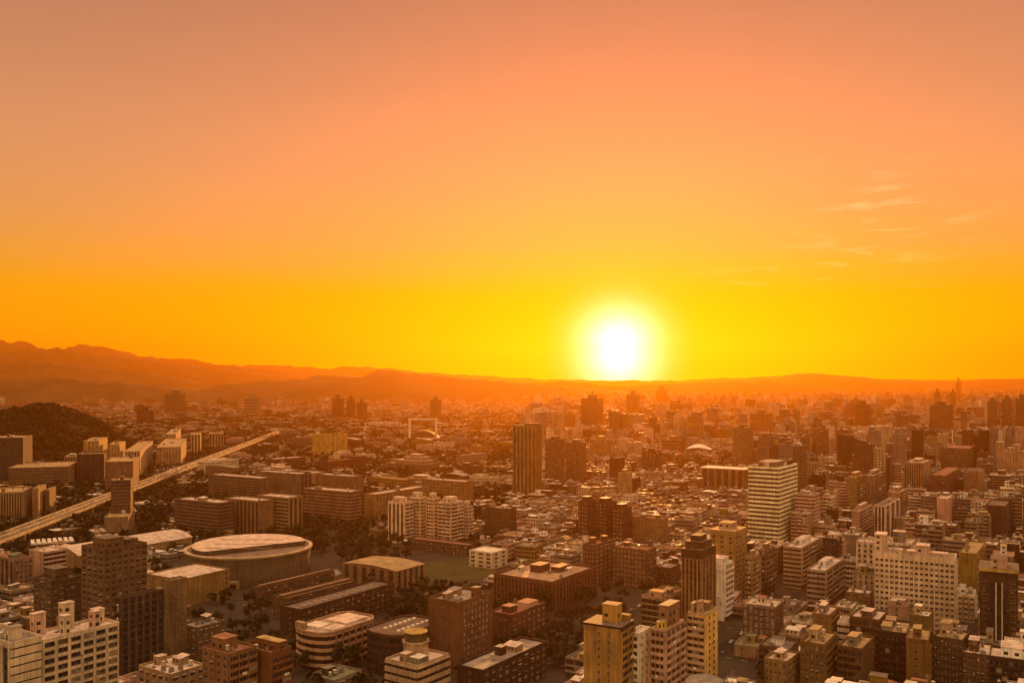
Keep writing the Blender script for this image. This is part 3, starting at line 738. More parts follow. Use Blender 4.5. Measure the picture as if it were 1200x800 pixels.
# bottom right corner
for q, lb, rf, cc, Lf, Rf_ in (((1062, 1088, 1096, 752, 830), 'olive gold tower with one dark upper window at the bottom right', 'the olive gold tower', (.30, .18, .06), FW((.45,), 1.5), Bc(2, 1.2, 1.0)),
                       ((1030, 1062, 1070, 744, 810), 'dark tiered block with a flat pink roof terrace left of the olive gold tower', 'the dark tiered block', (.12, .08, .05), Bc(5, 1.2, .8), BL),
                       ((996, 1030, 1036, 728, 800), 'brown tiered apartment block with thick ledges at the bottom right', 'the brown tiered block', (.20, .13, .07), Bc(5, 1.2, .9), BL),
                       ((1067, 1088, 1094, 724, 790), 'mustard water tower like block with white tanks on its roof behind the olive gold tower', 'the mustard tank block', (.28, .19, .06), FW((.3, .7)), BL),
                       ((982, 1010, 1017, 762, 830), 'low brown block with a row of round roof vents at the bottom right', 'the brown vent block', (.22, .13, .07), Bc(4, 1.2, .9), BL),
                       ((1094, 1128, 1138, 752, 830), 'dark olive slab block with stacked balconies right of the olive gold tower', 'the dark olive slab', (.16, .10, .05), G(8, .5, .5), Bc(3, 1.2, .9)),
                       ((1128, 1160, 1172, 770, 840), 'russet block with a round topped roof house near the bottom right corner', 'the russet block', (.22, .12, .06), G(6, .5, .5), G(3, .5, .5)),
                       ((1160, 1212, 1222, 777, 850), 'dark block with a white roof pavilion in the bottom right corner', 'the corner block with white pavilion', (.13, .085, .055), Bc(7, 1.1, .9), BL),
                       ((938, 966, 974, 757, 830), 'brown gold block with an angular roof frame at the bottom right', 'the roof frame block', (.27, .17, .06), G(5, .5, .5), Bc(2, 1.1, 1.)),
                       ((952, 972, 978, 722, 775), 'ochre stair tower block with open terraces left of the brown tiered block', 'the ochre terrace block', (.34, .22, .08), FW((.5,)), Bc(2, 1.1, 1.)),
                       ((896, 922, 934, 777, 830), 'gold walled low block at the bottom edge, right of the yellow ended tower', 'the gold walled low block', (.33, .22, .09), G(5, .5, .5), G(3, .5, .5)),
                       ((1040, 1062, 1070, 712, 745), 'pink roofed lower house in front of the large white slab', 'the pink roofed house', (.46, .31, .25), FW((.5,)), FW((.5,)))):
    H(rf, 'apartment_block', 'apartment building', lb, q, cc, Lf, Rf_, th=28+(q[0]*7 % 9), d=13+(q[0]*3 % 11), roofc=(RP, RG, RT, RW)[q[0] % 4], clutter=8, vis=min(q[4], 800), mat2=None,
      boxes=(((.25, .75, .2, .8, 4.5, WHITE, 'roof_pavilion'),) if 'pavilion' in lb else ((.06+(q[0]*13 % 10)*.035, .42+(q[0]*13 % 10)*.035, .1+(q[0]*7 % 10)*.03, .5+(q[0]*7 % 10)*.03, 2.6+(q[0] % 5)*.8, (cc, CONC, BEIGE)[q[0] % 3], 'roof_room'),)))

# middle distance, left half
A7 = -18                                                # blocks that line the expressway
for q, th, lb, rf, cc, Lf, Rf_, nm in (
    ((205, 256, 264, 590, 631), 31, 'long brown block with fine horizontal banding, front most left of the ochre school blocks', 'the brown banded block', (.27, .16, .10), Bd(.5), Bd(.5), 'office_block'),
    ((263, 304, 311, 588, 628), 31, 'ochre block with vertical bays between two banded blocks above the round arena', 'the ochre bay block', (.33, .21, .11), St(9, .5), BL, 'school_building'),
    ((302, 338, 347, 584, 626), 31, 'tan block with a louvred centre bay directly above the round arena', 'the louvred block', (.37, .25, .14), Bd(.5), St(3, .5), 'school_building'),
    ((356, 410, 419, 577, 616), 31, 'broad tan block with banded front, right of the louvred block', 'the broad banded block', (.36, .22, .13), Bd(.55), Bd(.5), 'office_block'),
    ((370, 414, 424, 559, 592), 31, 'plain brown slab standing behind the broad banded block', 'the plain brown slab', (.28, .18, .10), BL, FW((.5,)), 'office_block'),
    ((299, 352, 360, 556, 590), 31, 'grey brown block with a sloping roofline behind the louvred block', 'the sloping roof block', (.26, .17, .12), BL, St(3, .5), 'office_block'),
    ((244, 306, 312, 561, 592), 31, 'long low brown block behind the ochre bay block', 'the long low brown block', (.28, .18, .11), Bd(.5), BL, 'office_block'),
    ((427, 440, 500, 580, 610), 32, 'long yellowish slab with a bright roof edge rising away behind the white cluster', 'the long yellowish slab', (.36, .24, .10), FW((.3, .7)), G(16, .5, .5), 'apartment_slab'),
    ((494, 545, 552, 565, 592), 31, 'ochre slab continuing to the right of the long yellowish slab', 'the right ochre slab', (.34, .22, .09), G(12, .5, .5), BL, 'apartment_slab'),
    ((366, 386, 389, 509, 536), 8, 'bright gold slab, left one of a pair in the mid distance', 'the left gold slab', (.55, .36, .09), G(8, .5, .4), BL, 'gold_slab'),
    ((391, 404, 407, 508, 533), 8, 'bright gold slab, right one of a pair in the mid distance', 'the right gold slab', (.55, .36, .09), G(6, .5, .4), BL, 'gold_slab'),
    ((341, 364, 367, 513, 526), 8, 'low grey slab just left of the two gold slabs', 'the low grey slab', (.28, .2, .14), Bd(.5), BL, 'office_block'),
    ((569, 596, 605, 597, 628), 32, 'dark olive banded block right of the white cluster', 'the dark olive banded block', (.17, .115, .05), Bd(.5), Bd(.5), 'office_block')):
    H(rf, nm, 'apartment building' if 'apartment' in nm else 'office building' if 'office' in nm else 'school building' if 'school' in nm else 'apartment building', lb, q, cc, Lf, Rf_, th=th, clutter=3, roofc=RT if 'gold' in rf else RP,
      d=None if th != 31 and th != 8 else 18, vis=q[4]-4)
for q, lb, rf in (((455, 474, 484, 590, 634), 'white and beige ribbed apartment tower, leftmost of the white cluster', 'the ribbed white tower'),
                  ((480, 492, 500, 584, 632), 'white balcony tower, second from the left in the white cluster', 'the second white tower'),
                  ((500, 508, 516, 585, 634), 'white balcony tower, in the middle of the white cluster', 'the middle white tower'),
                  ((514, 528, 543, 590, 637), 'broadest white balcony tower, right of the middle of the white cluster', 'the broad white tower'),
                  ((541, 549, 554, 594, 634), 'narrow white balcony tower, rightmost of the white cluster', 'the narrow white tower')):
    H(rf, 'white_tower', 'apartment building', lb, q, (.62, .48, .36), Bc(3, 1.2, 1.0) if 'ribbed' not in lb else St(4, .5), Bc(2, 1.2, 1.0), roofc=RP, clutter=1, group='white apartment cluster', vis=q[4]-3,
      boxes=((.2, .8, .2, .7, 5, (.62, .5, .4), 'stair_tower'),))
for q, lb, rf, cc, Lf in (
    ((-14, 27, 38, 513, 568), 'dark grey office tower with fine bands at the left edge below the wooded hill', 'the dark banded office', (.16, .12, .10), Bd(.4)),
    ((90, 122, 125, 532, 566), 'dark slate glass block by the expressway', 'the slate glass block', (.11, .085, .075), FW((.2, .5, .8))),
    ((123, 156, 163, 541, 578), 'brick block with orange lit side right of the slate glass block', 'the orange sided brick block', (.33, .17, .09), G(9, .5, .5)),
    ((75, 92, 97, 535, 562), 'pale ribbed block left of the slate glass block', 'the pale ribbed block', (.42, .28, .14), St(5, .5)),
    ((98, 116, 126, 517, 545), 'golden tower behind the slate glass block', 'the golden tower behind the slate block', (.5, .32, .12), G(4, .5, .5)),
    ((127, 140, 147, 521, 545), 'golden block with a notched top, right of the golden tower', 'the notched golden block', (.5, .33, .13), G(4, .5, .5)),
    ((146, 164, 183, 529, 557), 'white ribbed block with a sunlit gold side by the expressway', 'the white ribbed gold side block', (.48, .36, .24), St(5, .5)),
    ((183, 212, 221, 524, 547), 'beige block with a gold lit end, farther along the expressway', 'the beige gold end block', (.46, .30, .16), G(8, .5, .5)),
    ((194, 206, 212, 509, 530), 'pale tower pair with a white edge, left of the white and gold slab', 'the pale edge tower', (.46, .33, .2), G(3, .5, .5)),
    ((224, 235, 245, 509, 532), 'white and gold slab tower beside the far expressway', 'the white and gold slab', (.56, .42, .24), St(3, .5)),
    ((245, 262, 271, 508, 525), 'tan block with fins at the far end of the expressway row', 'the tan finned block', (.42, .28, .15), St(5, .5)),
    ((-12, 26, 38, 577, 612), 'ribbed beige block with a sunlit gold end at the left edge above the expressway', 'the ribbed beige block', (.38, .26, .14), St(12, .5)),
    ((38, 45, 54, 573, 608), 'narrow block with a glowing gold side, left edge above the expressway', 'the glowing narrow block', (.40, .27, .14), FW((.5,))),
    ((54, 58, 66, 575, 604), 'brown narrow block right of the glowing narrow block', 'the brown narrow block', (.30, .2, .12), FW((.5,))),
    ((130, 153, 156, 563, 622), 'brick tower standing in front of the elevated expressway', 'the brick tower by the expressway', (.25, .15, .09), Bd(.45)),
    ((122, 150, 158, 606, 628), 'low plain house at the foot of the brick tower by the expressway', 'the low plain house', (.33, .23, .14), FW((.3, .7))),
    ((10, 80, 92, 547, 572), 'wide low industrial roof between the dark banded office and the slate glass block', 'the wide low roof', (.33, .22, .13), Bd(.5))):
    H(rf, 'roadside_block' if 'expressway' in lb else 'office_block', 'building', lb, q, cc, Lf, FW((.3, .7)) if q[2]-q[1] > 8 else BL, th=A7, roofc=RT, clutter=3, vis=q[4]-3)

# middle distance, centre and right
H('the tall gold twin shaft', 'gold_tower', 'apartment building', 'tall bronze gold tower with two smooth shafts, standing alone left of the sun',
  (601, 628, 637, 500, 588), (.34, .20, .06), St(6, .6), St(3, .6), roofc=RD, clutter=1, th=25, mat2=(.36, .22, .07), d=17, boxes=((.5, 1.0, .0, .9, 4, (.3, .19, .07), 'crown'), (.0, .45, .0, .9, 1.5, (.3, .19, .07), 'crown')))
for q, lb, rf, cc, w_ in (((639, 656, 662, 516, 574), 'dark brown tower tight right of the tall gold twin shaft', 'the left dark brown tower', (.26, .14, .06), None),
                      ((663, 679, 687, 520, 570), 'dark brown tower, right one of the pair beside the tall gold twin shaft', 'the right dark brown tower', (.28, .15, .07), None),
                      ((681, 700, 707, 467, 506), 'tall hazy tower with a mast against the glow below the sun', 'the hazy mast tower', (.3, .17, .08), None),
                      ((692, 708, 717, 516, 540), 'hazy pale tower below the tall mast tower', 'the hazy pale tower', (.38, .23, .10), None),
                      ((752, 773, 775, 530, 556), 'dark square block with a bright roof line right of the slim pale tower', 'the dark square block', (.13, .08, .045), None),
                      ((776, 796, 804, 516, 532), 'hazy brown tower left of the white arched stadium roof', 'the hazy brown tower', (.25, .15, .07), None),
                      ((837, 850, 858, 503, 517), 'hazy twin tower right of the white arched stadium roof', 'the hazy twin tower', (.27, .16, .07), None),
                      ((859, 875, 883, 502, 556), 'gold edged tower directly behind the white banded tower', 'the gold edged tower', (.32, .19, .08), None),
                      ((879, 896, 906, 485, 512), 'tall hazy tower just above the white banded tower', 'the tall hazy tower', (.28, .16, .07), None),
                      ((724, 734, 741, 555, 584), 'slim tower with a white front amid the low roofs in the centre', 'the slim pale tower', (.42, .3, .16), None),
                      ((1002, 1018, 1024, 474, 506), 'black brown tower cut sharp against the haze at right', 'the black brown tower', (.07, .045, .03), None),
                      ((1090, 1116, 1125, 475, 510), 'wide hazy brown block at right below two thin towers', 'the wide hazy block', (.2, .12, .06), None),
                      ((1157, 1168, 1174, 470, 508), 'hazy tower, left one of the group at the right edge', 'the left edge group tower', (.2, .13, .07), None),
                      ((1174, 1186, 1192, 468, 508), 'hazy tower, middle one of the group at the right edge', 'the middle edge group tower', (.22, .14, .08), None),
                      ((1190, 1204, 1212, 467, 508), 'hazy tower, last one of the group at the right edge', 'the last edge group tower', (.2, .13, .07), None),
                      ((1094, 1102, 1106, 460, 482), 'thin far tower, left of a pair above the wide hazy block', 'the left thin tower', (.2, .12, .06), None),
                      ((1113, 1120, 1124, 460, 482), 'thin far tower, right of a pair above the wide hazy block', 'the right thin tower', (.2, .12, .06), None),
                      ((287, 302, 306, 467, 492), 'pale far slab tower on the plain at left', 'the pale far slab', (.42, .28, .16), None),
                      ((193, 212, 217, 462, 488), 'broad far tower block left of the pale far slab', 'the broad far tower', (.24, .16, .09), None),
                      ((160, 176, 180, 481, 500), 'dark far block right of the wooded hill', 'the dark far block', (.12, .08, .05), None),
                      ((389, 398, 403, 467, 492), 'far dark tower, first of three in the haze left of centre', 'the first far tower', (.16, .10, .05), None),
                      ((406, 412, 416, 468, 492), 'far dark tower, second of three in the haze left of centre', 'the second far tower', (.16, .10, .05), None),
                      ((418, 425, 430, 472, 492), 'far dark tower, third of three in the haze left of centre', 'the third far tower', (.17, .11, .06), None),
                      ((504, 512, 517, 469, 492), 'far tower standing just behind the white portal frame', 'the tower behind the portal', (.22, .14, .07), None),
                      ((734, 746, 750, 462, 490), 'very hazy tower right of the tall mast tower under the sun', 'the very hazy tower', (.3, .18, .08), None),
                      ((769, 778, 782, 457, 476), 'faint thin tower on the skyline right of the sun', 'the faint skyline tower', (.2, .12, .06), None),
                      ((1120, 1126, 1129, 447, 470), 'faint tallest tower on the skyline at right', 'the tallest skyline tower', (.2, .12, .06), None),
                      ((955, 968, 974, 510, 540), 'hazy dark block left of the black brown tower', 'the hazy dark block', (.18, .11, .05), None),
                      ((660, 670, 674, 486, 505), 'hazy slim tower left of the tall mast tower', 'the hazy slim tower', (.28, .17, .08), None)):
    D = F*CAMH/(q[4]-HY)
    H(rf, 'hazy_tower' if 'haz' in lb or 'far' in lb or 'faint' in lb else 'apartment_tower', 'tower block', lb, q, cc, G(5, .5, .5) if D < 1700 else Bd(.5), FW((.5,)) if D < 1700 else BL, th=30 if q[0] < 1000 else 31,
      d=None if q[0] < 900 else 20 if D < 2400 else 34, w=None, clutter=1, roofc=RP if 'slim pale' in rf else RG, fl=3.4 if D < 1700 else 7.0 if D < 3000 else 12.0, parapet=1.0,
      boxes=((.3, .7, .3, .7, D*.0045, cc, 'roof_room'),) + (((.47, .53, .47, .53, D*.009, cc, 'mast'),) if 'mast' in rf else ()))
H('the flat bright roof station', 'station_building', 'building', 'low building under a long bright flat roof left of the white banded tower',
  (822, 872, 876, 551, 578), (.33, .2, .09), St(6, .4), BL, roofc=RW, clutter=0, d=26, boxes=((-.03, 1.03, -.03, 1.03, 1.2, (.6, .45, .25), 'flat_canopy'),))
H('the stepped office', 'office_block', 'office building', 'tan terraced building stepping up to a small crown left of the gold shaft',
  (452, 496, 507, 545, 556), (.36, .24, .13), Bd(.5), Bd(.5), roofc=RP, clutter=2, d=40, boxes=((.2, .9, .1, .9, 6, (.38, .25, .14), 'upper_storey'), (.4, .85, .2, .8, 11, (.40, .27, .15), 'upper_storey'), (.5, .75, .3, .7, 15, (.40, .27, .15), 'upper_storey')))

# ---------------------------------------------------------------- single landmarks with a shape of their own
def arena():
    x, y = at(292, 690); y += 46; x = (292-600)/F*y
    rad = 71/F*y; zt = CAMH - (641-HY)/F*y
    r = empty('round_arena', (x, y, 0), 0, 'round sports arena with banded drum wall and pale pink roof inside a thick rim', 'arena')
    w1, w2, w3 = wall((.24, .20, .14)), wall((.40, .31, .20)), wall((.16, .14, .10))
    b = MB(); b.lathe([(rad*.93, 0), (rad*.95, zt*.18), (rad*.955, zt*.2), (rad*.97, zt*.45), (rad*.965, zt*.47), (rad*.985, zt*.72), (rad*.98, zt*.74), (rad, zt*.95)], [w1, w3, w1, w3, w1, w3, w1], 96)
    for i in range(48):
        a = 2*math.pi*i/48; c, s = math.cos(a), math.sin(a)
        b.obox((c*rad*.94, s*rad*.94), (-s, c), (c, s), -.25, .25, 0, rad*.035, 0, zt*.7, w1)
    b.build('drum_wall', r)
    b = MB(); b.lathe([(rad*1.0, zt*.95), (rad*1.02, zt*.98), (rad*1.02, zt*1.04), (rad*.965, zt*1.05), (rad*.94, zt*.97)], [w2, w2, roofm((.5, .38, .26)), w2], 96); b.build('rim', r)
    b = MB(); n = 96
    b.poly([(rad*.945*math.cos(2*math.pi*i/n), rad*.945*math.sin(2*math.pi*i/n), zt*.985) for i in range(n)], roofm((.24, .17, .13))); b.build('roof', r)
    # raised pale roof plate, cut straight on the near right side
    pl = MB(); pts = []
    for i in range(n):
        a = 2*math.pi*i/n; px_, py_ = rad*.90*math.cos(a), rad*.90*math.sin(a)
        k = px_*math.sin(.62) + -py_*math.cos(.62)
        lim = rad*.34
        if k > lim: px_ -= (k-lim)*math.sin(.62); py_ += (k-lim)*math.cos(.62)
        pts.append((px_, py_))
    pl.prism(pts, zt*.99, zt*1.16, w3, roofm(RP)); p = pl.build('roof_plate', r)
    sm = MB()
    for q in (-.5, -.1, .3): sm.box(-rad*.55, rad*.5, rad*q, rad*q+.5, zt*1.16+.01, zt*1.16+.3, roofm((.34, .24, .2)))
    sm.build('roof_seam', p)
    a = MB()
    for i in range(9): a.box(-rad*.62+i*2.3, -rad*.62+i*2.3+1.6, -rad*.52, -rad*.44, zt*.99, zt*.99+1.8, ALU)
    a.build('air_conditioner', r)
    b = MB(); b.box(-6, 6, -rad*1.05, -rad*.9, 0, 5, w2); b.box(-5, 5, -rad*1.055, -rad*1.05, 0, 3.5, GLASS); b.build('entrance', r)
    FOOT.append((x, y, 1, 0, rad+3, rad+3)); SHIELD.append((216, 366, 622, 688, y-rad))
    LANDMARKS.append(dict(ref='the round arena', px=292, py=650, x=x, y=y))
arena()

def slab_round(ref, name, label, q, th, wallc, roofc, h_extra, style):
    """long campus building with a rounded near end"""
    xl, xc, xr, yt, yb = q; t = math.radians(th)
    C, w, d = spans(xl, xc, xr, yb, t); h = CAMH - (yt-HY)/F*C[1]
    w = min(max(w, 14), 34); d = min(max(d, 20), 110); c, s = math.cos(t), math.sin(t)
    cx = C[0]-c*w/2+s*d/2; cy = C[1]+s*w/2+c*d/2
    r = empty(name, (cx, cy, 0), -t, label, 'school building')
    mw, mr = wall(wallc), roofm(roofc)
    def outline(g):
        pts = []; ww = w/2+g
        for i in range(13):
            a = math.pi + math.pi*i/12; pts.append((ww*math.cos(a), -d/2 + w*.28 + (w*.28+g)*math.sin(a)*1.0))
        ch = w*.22
        return pts + [(ww, d/2-ch+g), (ww-ch, d/2+g), (-ww+ch, d/2+g), (-ww, d/2-ch+g)]
    b = MB(); b.prism(outline(0), 0, h-.3, mw, mr)
    nf = max(3, int(h/3.6)); fh = h/nf
    for f in range(1, nf+1): b.prism(outline(.7 if style == 'band' else .25), f*fh-1.2, f*fh-.32 if f == nf else f*fh+.2, wall(sc3(wallc, 1.7)) if style == 'band' else mw)
    n = int(d/5)
    for i in range(n): b.obox((w/2, -d/2+w*.3), (0, 1), (1, 0), i*5*.93, i*5*.93+.9, 0, .9, 0, h-.5, wall(sc3(wallc, 1.25)))
    b.build('wall', r)
    for f in range(nf):
        g = MB(); g.prism(outline(.05), f*fh+.5, f*fh+fh-1.35, GLASS); g.build('window_band', r)
    b = MB(); b.prism(outline(.6), h-.3, h, mw, mr); ro = b.build('roof', r)
    b = MB(); o1, o2 = outline(.6), outline(.1)
    for i in range(len(o1)):
        j = (i+1) % len(o1)
        for za, zb, A, Bq in ((h, h+1, o1, o1), (h, h+1, o2, o2)): b.poly([(A[i][0], A[i][1], za), (A[j][0], A[j][1], za), (A[j][0], A[j][1], zb), (A[i][0], A[i][1], zb)], wall(sc3(wallc, 1.5)))
        b.poly([(o1[i][0], o1[i][1], h+1), (o1[j][0], o1[j][1], h+1), (o2[j][0], o2[j][1], h+1), (o2[i][0], o2[i][1], h+1)], wall(sc3(wallc, 1.8)))
    b.build('parapet', ro)
    rr = random.Random(int(xl))
    if h_extra == 'plates':
        for (a0, a1, c0, c1, hh, mm) in ((-.38, .05, -.34, -.12, 1.2, roofm(RW)), (.1, .4, -.3, -.05, .8, roofm(RP)), (-.3, .3, .02, .42, 1.0, roofm(RP)), (-.46, -.2, -.44, -.38, 3.4, wall(TAN))):
            g = MB(); g.box(a0*w, a1*w, c0*d, c1*d, h+.01, h+hh, mm); g.build('roof_deck', r)
    else:
        for i in range(int(d/5)):
            for sx in (-.2, .15):
                g = MB(); y0 = -d*.25+i*d*.72/int(d/5); g.box(sx*w, sx*w+1.6, y0, y0+1.5, h+.01, h+.9, WPAINT); g.build('skylight', r)
    FOOT.append((cx, cy, c, s, w/2+1, d/2+1)); SHIELD.append((xl, xr, yt-20, yb-8, C[1]))
    p = pix(cx, cy, h); LANDMARKS.append(dict(ref=ref, px=p[0], py=p[1], x=cx, y=cy))
slab_round('the pink roofed curved block', 'curved_block', 'campus block with rounded banded front and pink roof, left of bottom centre', (340, 380, 444, 745, 790), 33, (.30, .19, .13), (.46, .34, .28), 'plates', 'band')
slab_round('the dark rounded row', 'curved_block', 'dark campus row with rounded near end, left of the brick campus tower', (422, 466, 520, 748, 796), 34, (.13, .07, .045), (.17, .12, .09), 'lights', 'plain')

def turret_house():
    th = math.radians(31)
    B = H('the octagon turret house', 'terraced_house', 'apartment building', 'beige terraced house with octagonal turret at the bottom, left of centre',
          (452, 489, 526, 782, 850), BEIGE, Bd(.6, GLASS, 3, .8), Bd(.5, GLASS, 3, .9), th=35, roofc=RP, clutter=3, vis=800, mat2=(.48, .36, .25))
    oc = lambda r_, x, y: [(x+r_*math.cos(math.pi/8+i*math.pi/4), y+r_*math.sin(math.pi/8+i*math.pi/4)) for i in range(8)]
    b = MB(); x, y, h = -B.w*.18, B.d*.12, B.h
    b.prism(oc(5.6, x, y), h+.01, h+6, wall(BEIGE)); b.prism(oc(6.2, x, y), h+6, h+6.5, wall(BEIGE)); b.build('turret', B.root)
    b = MB(); b.prism(oc(5.0, x, y), h+6.5, h+10, wall((.2, .15, .08))); b.prism(oc(5.4, x, y), h+10, h+10.4, wall((.3, .22, .1)), roofm(MUSTARD)); b.build('turret_cap', B.root)
    b = MB(); b.box(B.w*.15, B.w*.45, -B.d*.4, -B.d*.1, h+.01, h+3, wall(GREY), roofm(RW)); b.build('roof_room', B.root)
turret_house()

def portal_frame():
    x, y = at(495.5, 516); h = CAMH - (490-HY)/F*y; w = 31/F*y
    r = empty('portal_frame_building', (x, y, 0), 0, 'big white rectangular portal frame around a hazy arched hall in the mid distance', 'building')
    m = wall((.62, .55, .46)); t = w*.085
    for sx in (-1, 1):
        b = MB(); b.box(sx*w/2-t/2, sx*w/2+t/2, -4, 4, 0, h, m); b.build('post', r)
    b = MB(); b.box(-w/2+t/2, w/2-t/2, -3.9, 3.9, h-t*.8, h-.01, m); b.build('beam', r)
    b = MB(); n = 14
    for i in range(n):
        f = lambda k: (-w*.66+w*1.32*k/n, h*.42*(1-(2*k/n-1)**2)+1)
        (xa, za), (xb, zb) = f(i), f(i+1); b.poly([(xa, 6, za), (xb, 6, zb), (xb, 60, zb), (xa, 60, za)], roofm(RT)); b.poly([(xa, 6, 0), (xb, 6, 0), (xb, 6, zb), (xa, 6, za)], wall(BROWN))
    b.build('arched_hall', r)
    FOOT.append((x, y+25, 1, 0, w*.7, 40)); SHIELD.append((470, 520, 488, 514, y)); LANDMARKS.append(dict(ref='the white portal frame', px=495, py=500, x=x, y=y))
portal_frame()

def stadium_roof():
    x, y = at(819, 534); w = 29/F*y; h = CAMH-(526-HY)/F*y
    r = empty('arched_stadium', (x, y, 0), -.35, 'stadium with a bright white arched roof amid the hazy towers right of the sun', 'stadium')
    b = MB(); n = 12; seg = 10
    def P(i, j):
        a = -1+2*i/n; q = -1+2*j/seg; return (a*w/2, q*w*.36, h + (1-a*a)*h*.75*(1-.6*q*q))
    for i in range(n):
        for j in range(seg): b.poly([P(i, j), P(i+1, j), P(i+1, j+1), P(i, j+1)], wall((.78, .68, .58)))
    b.build('roof_shell', r, True)
    b = MB(); b.box(-w/2, w/2, -w*.36, w*.36, 0, h-.02, wall(BROWN))
    for i in range(12): b.box(-w/2+i*w/12+.5, -w/2+i*w/12+w/24, -w*.36-1.0, -w*.36, 0, h-.1, wall(TAN))
    b.build('stand_wall', r); FOOT.append((x, y, 1, 0, w*.55, w*.45)); SHIELD.append((803, 836, 514, 531, y-60)); LANDMARKS.append(dict(ref='the arched stadium', px=819, py=522, x=x, y=y))
stadium_roof()

def sports_field():
    pts = [at(498, 690), at(586, 672), at(560, 655), at(484, 660)]
    mt, nt, b = new_mat('pitch_grass', .95); g = noise_mix(nt, b, (.030, .034, .007), (.056, .054, .012), .08, 5); nt.links.new(g, b.inputs['Base Color'])
    m = MB(); m.poly([(x, y, .2) for x, y in pts], mt); o = m.build('sports_pitch'); o['kind'] = 'structure'
    cx = sum(p[0] for p in pts)/4; cy = sum(p[1] for p in pts)/4
    FOOT.append((cx, cy, math.cos(.6), math.sin(.6), 46, 42)); LANDMARKS.append(dict(ref='the sports field', px=535, py=672, x=cx, y=cy))
    # low school wing closing the pitch on the far side
sports_field()
H('the low wing behind the pitch', 'school_building', 'school building', 'long low brown school wing closing the far side of the sports field',
  (478, 548, 552, 640, 652), (.2, .125, .07), G(16, .5, .5), BL, roofc=RR, clutter=0, d=12)

def billboard_mast():
    x, y = at(395, 549)
    r = empty('sign_mast', (x, y, 0), 0, 'tall pale sign mast below the two gold slabs', 'sign mast'); h = CAMH-(531-HY)/F*y
    b = MB(); b.box(-.8, .8, -.6, .6, 0, h*.55, WPAINT); b.build('post', r)
    b = MB(); b.box(-5, 5, -.8, .8, h*.55, h, wall((.5, .36, .2))); b.box(-4.6, 4.6, -.9, -.8, h*.58, h*.97, wall((.58, .42, .22))); b.build('panel', r)
billboard_mast()

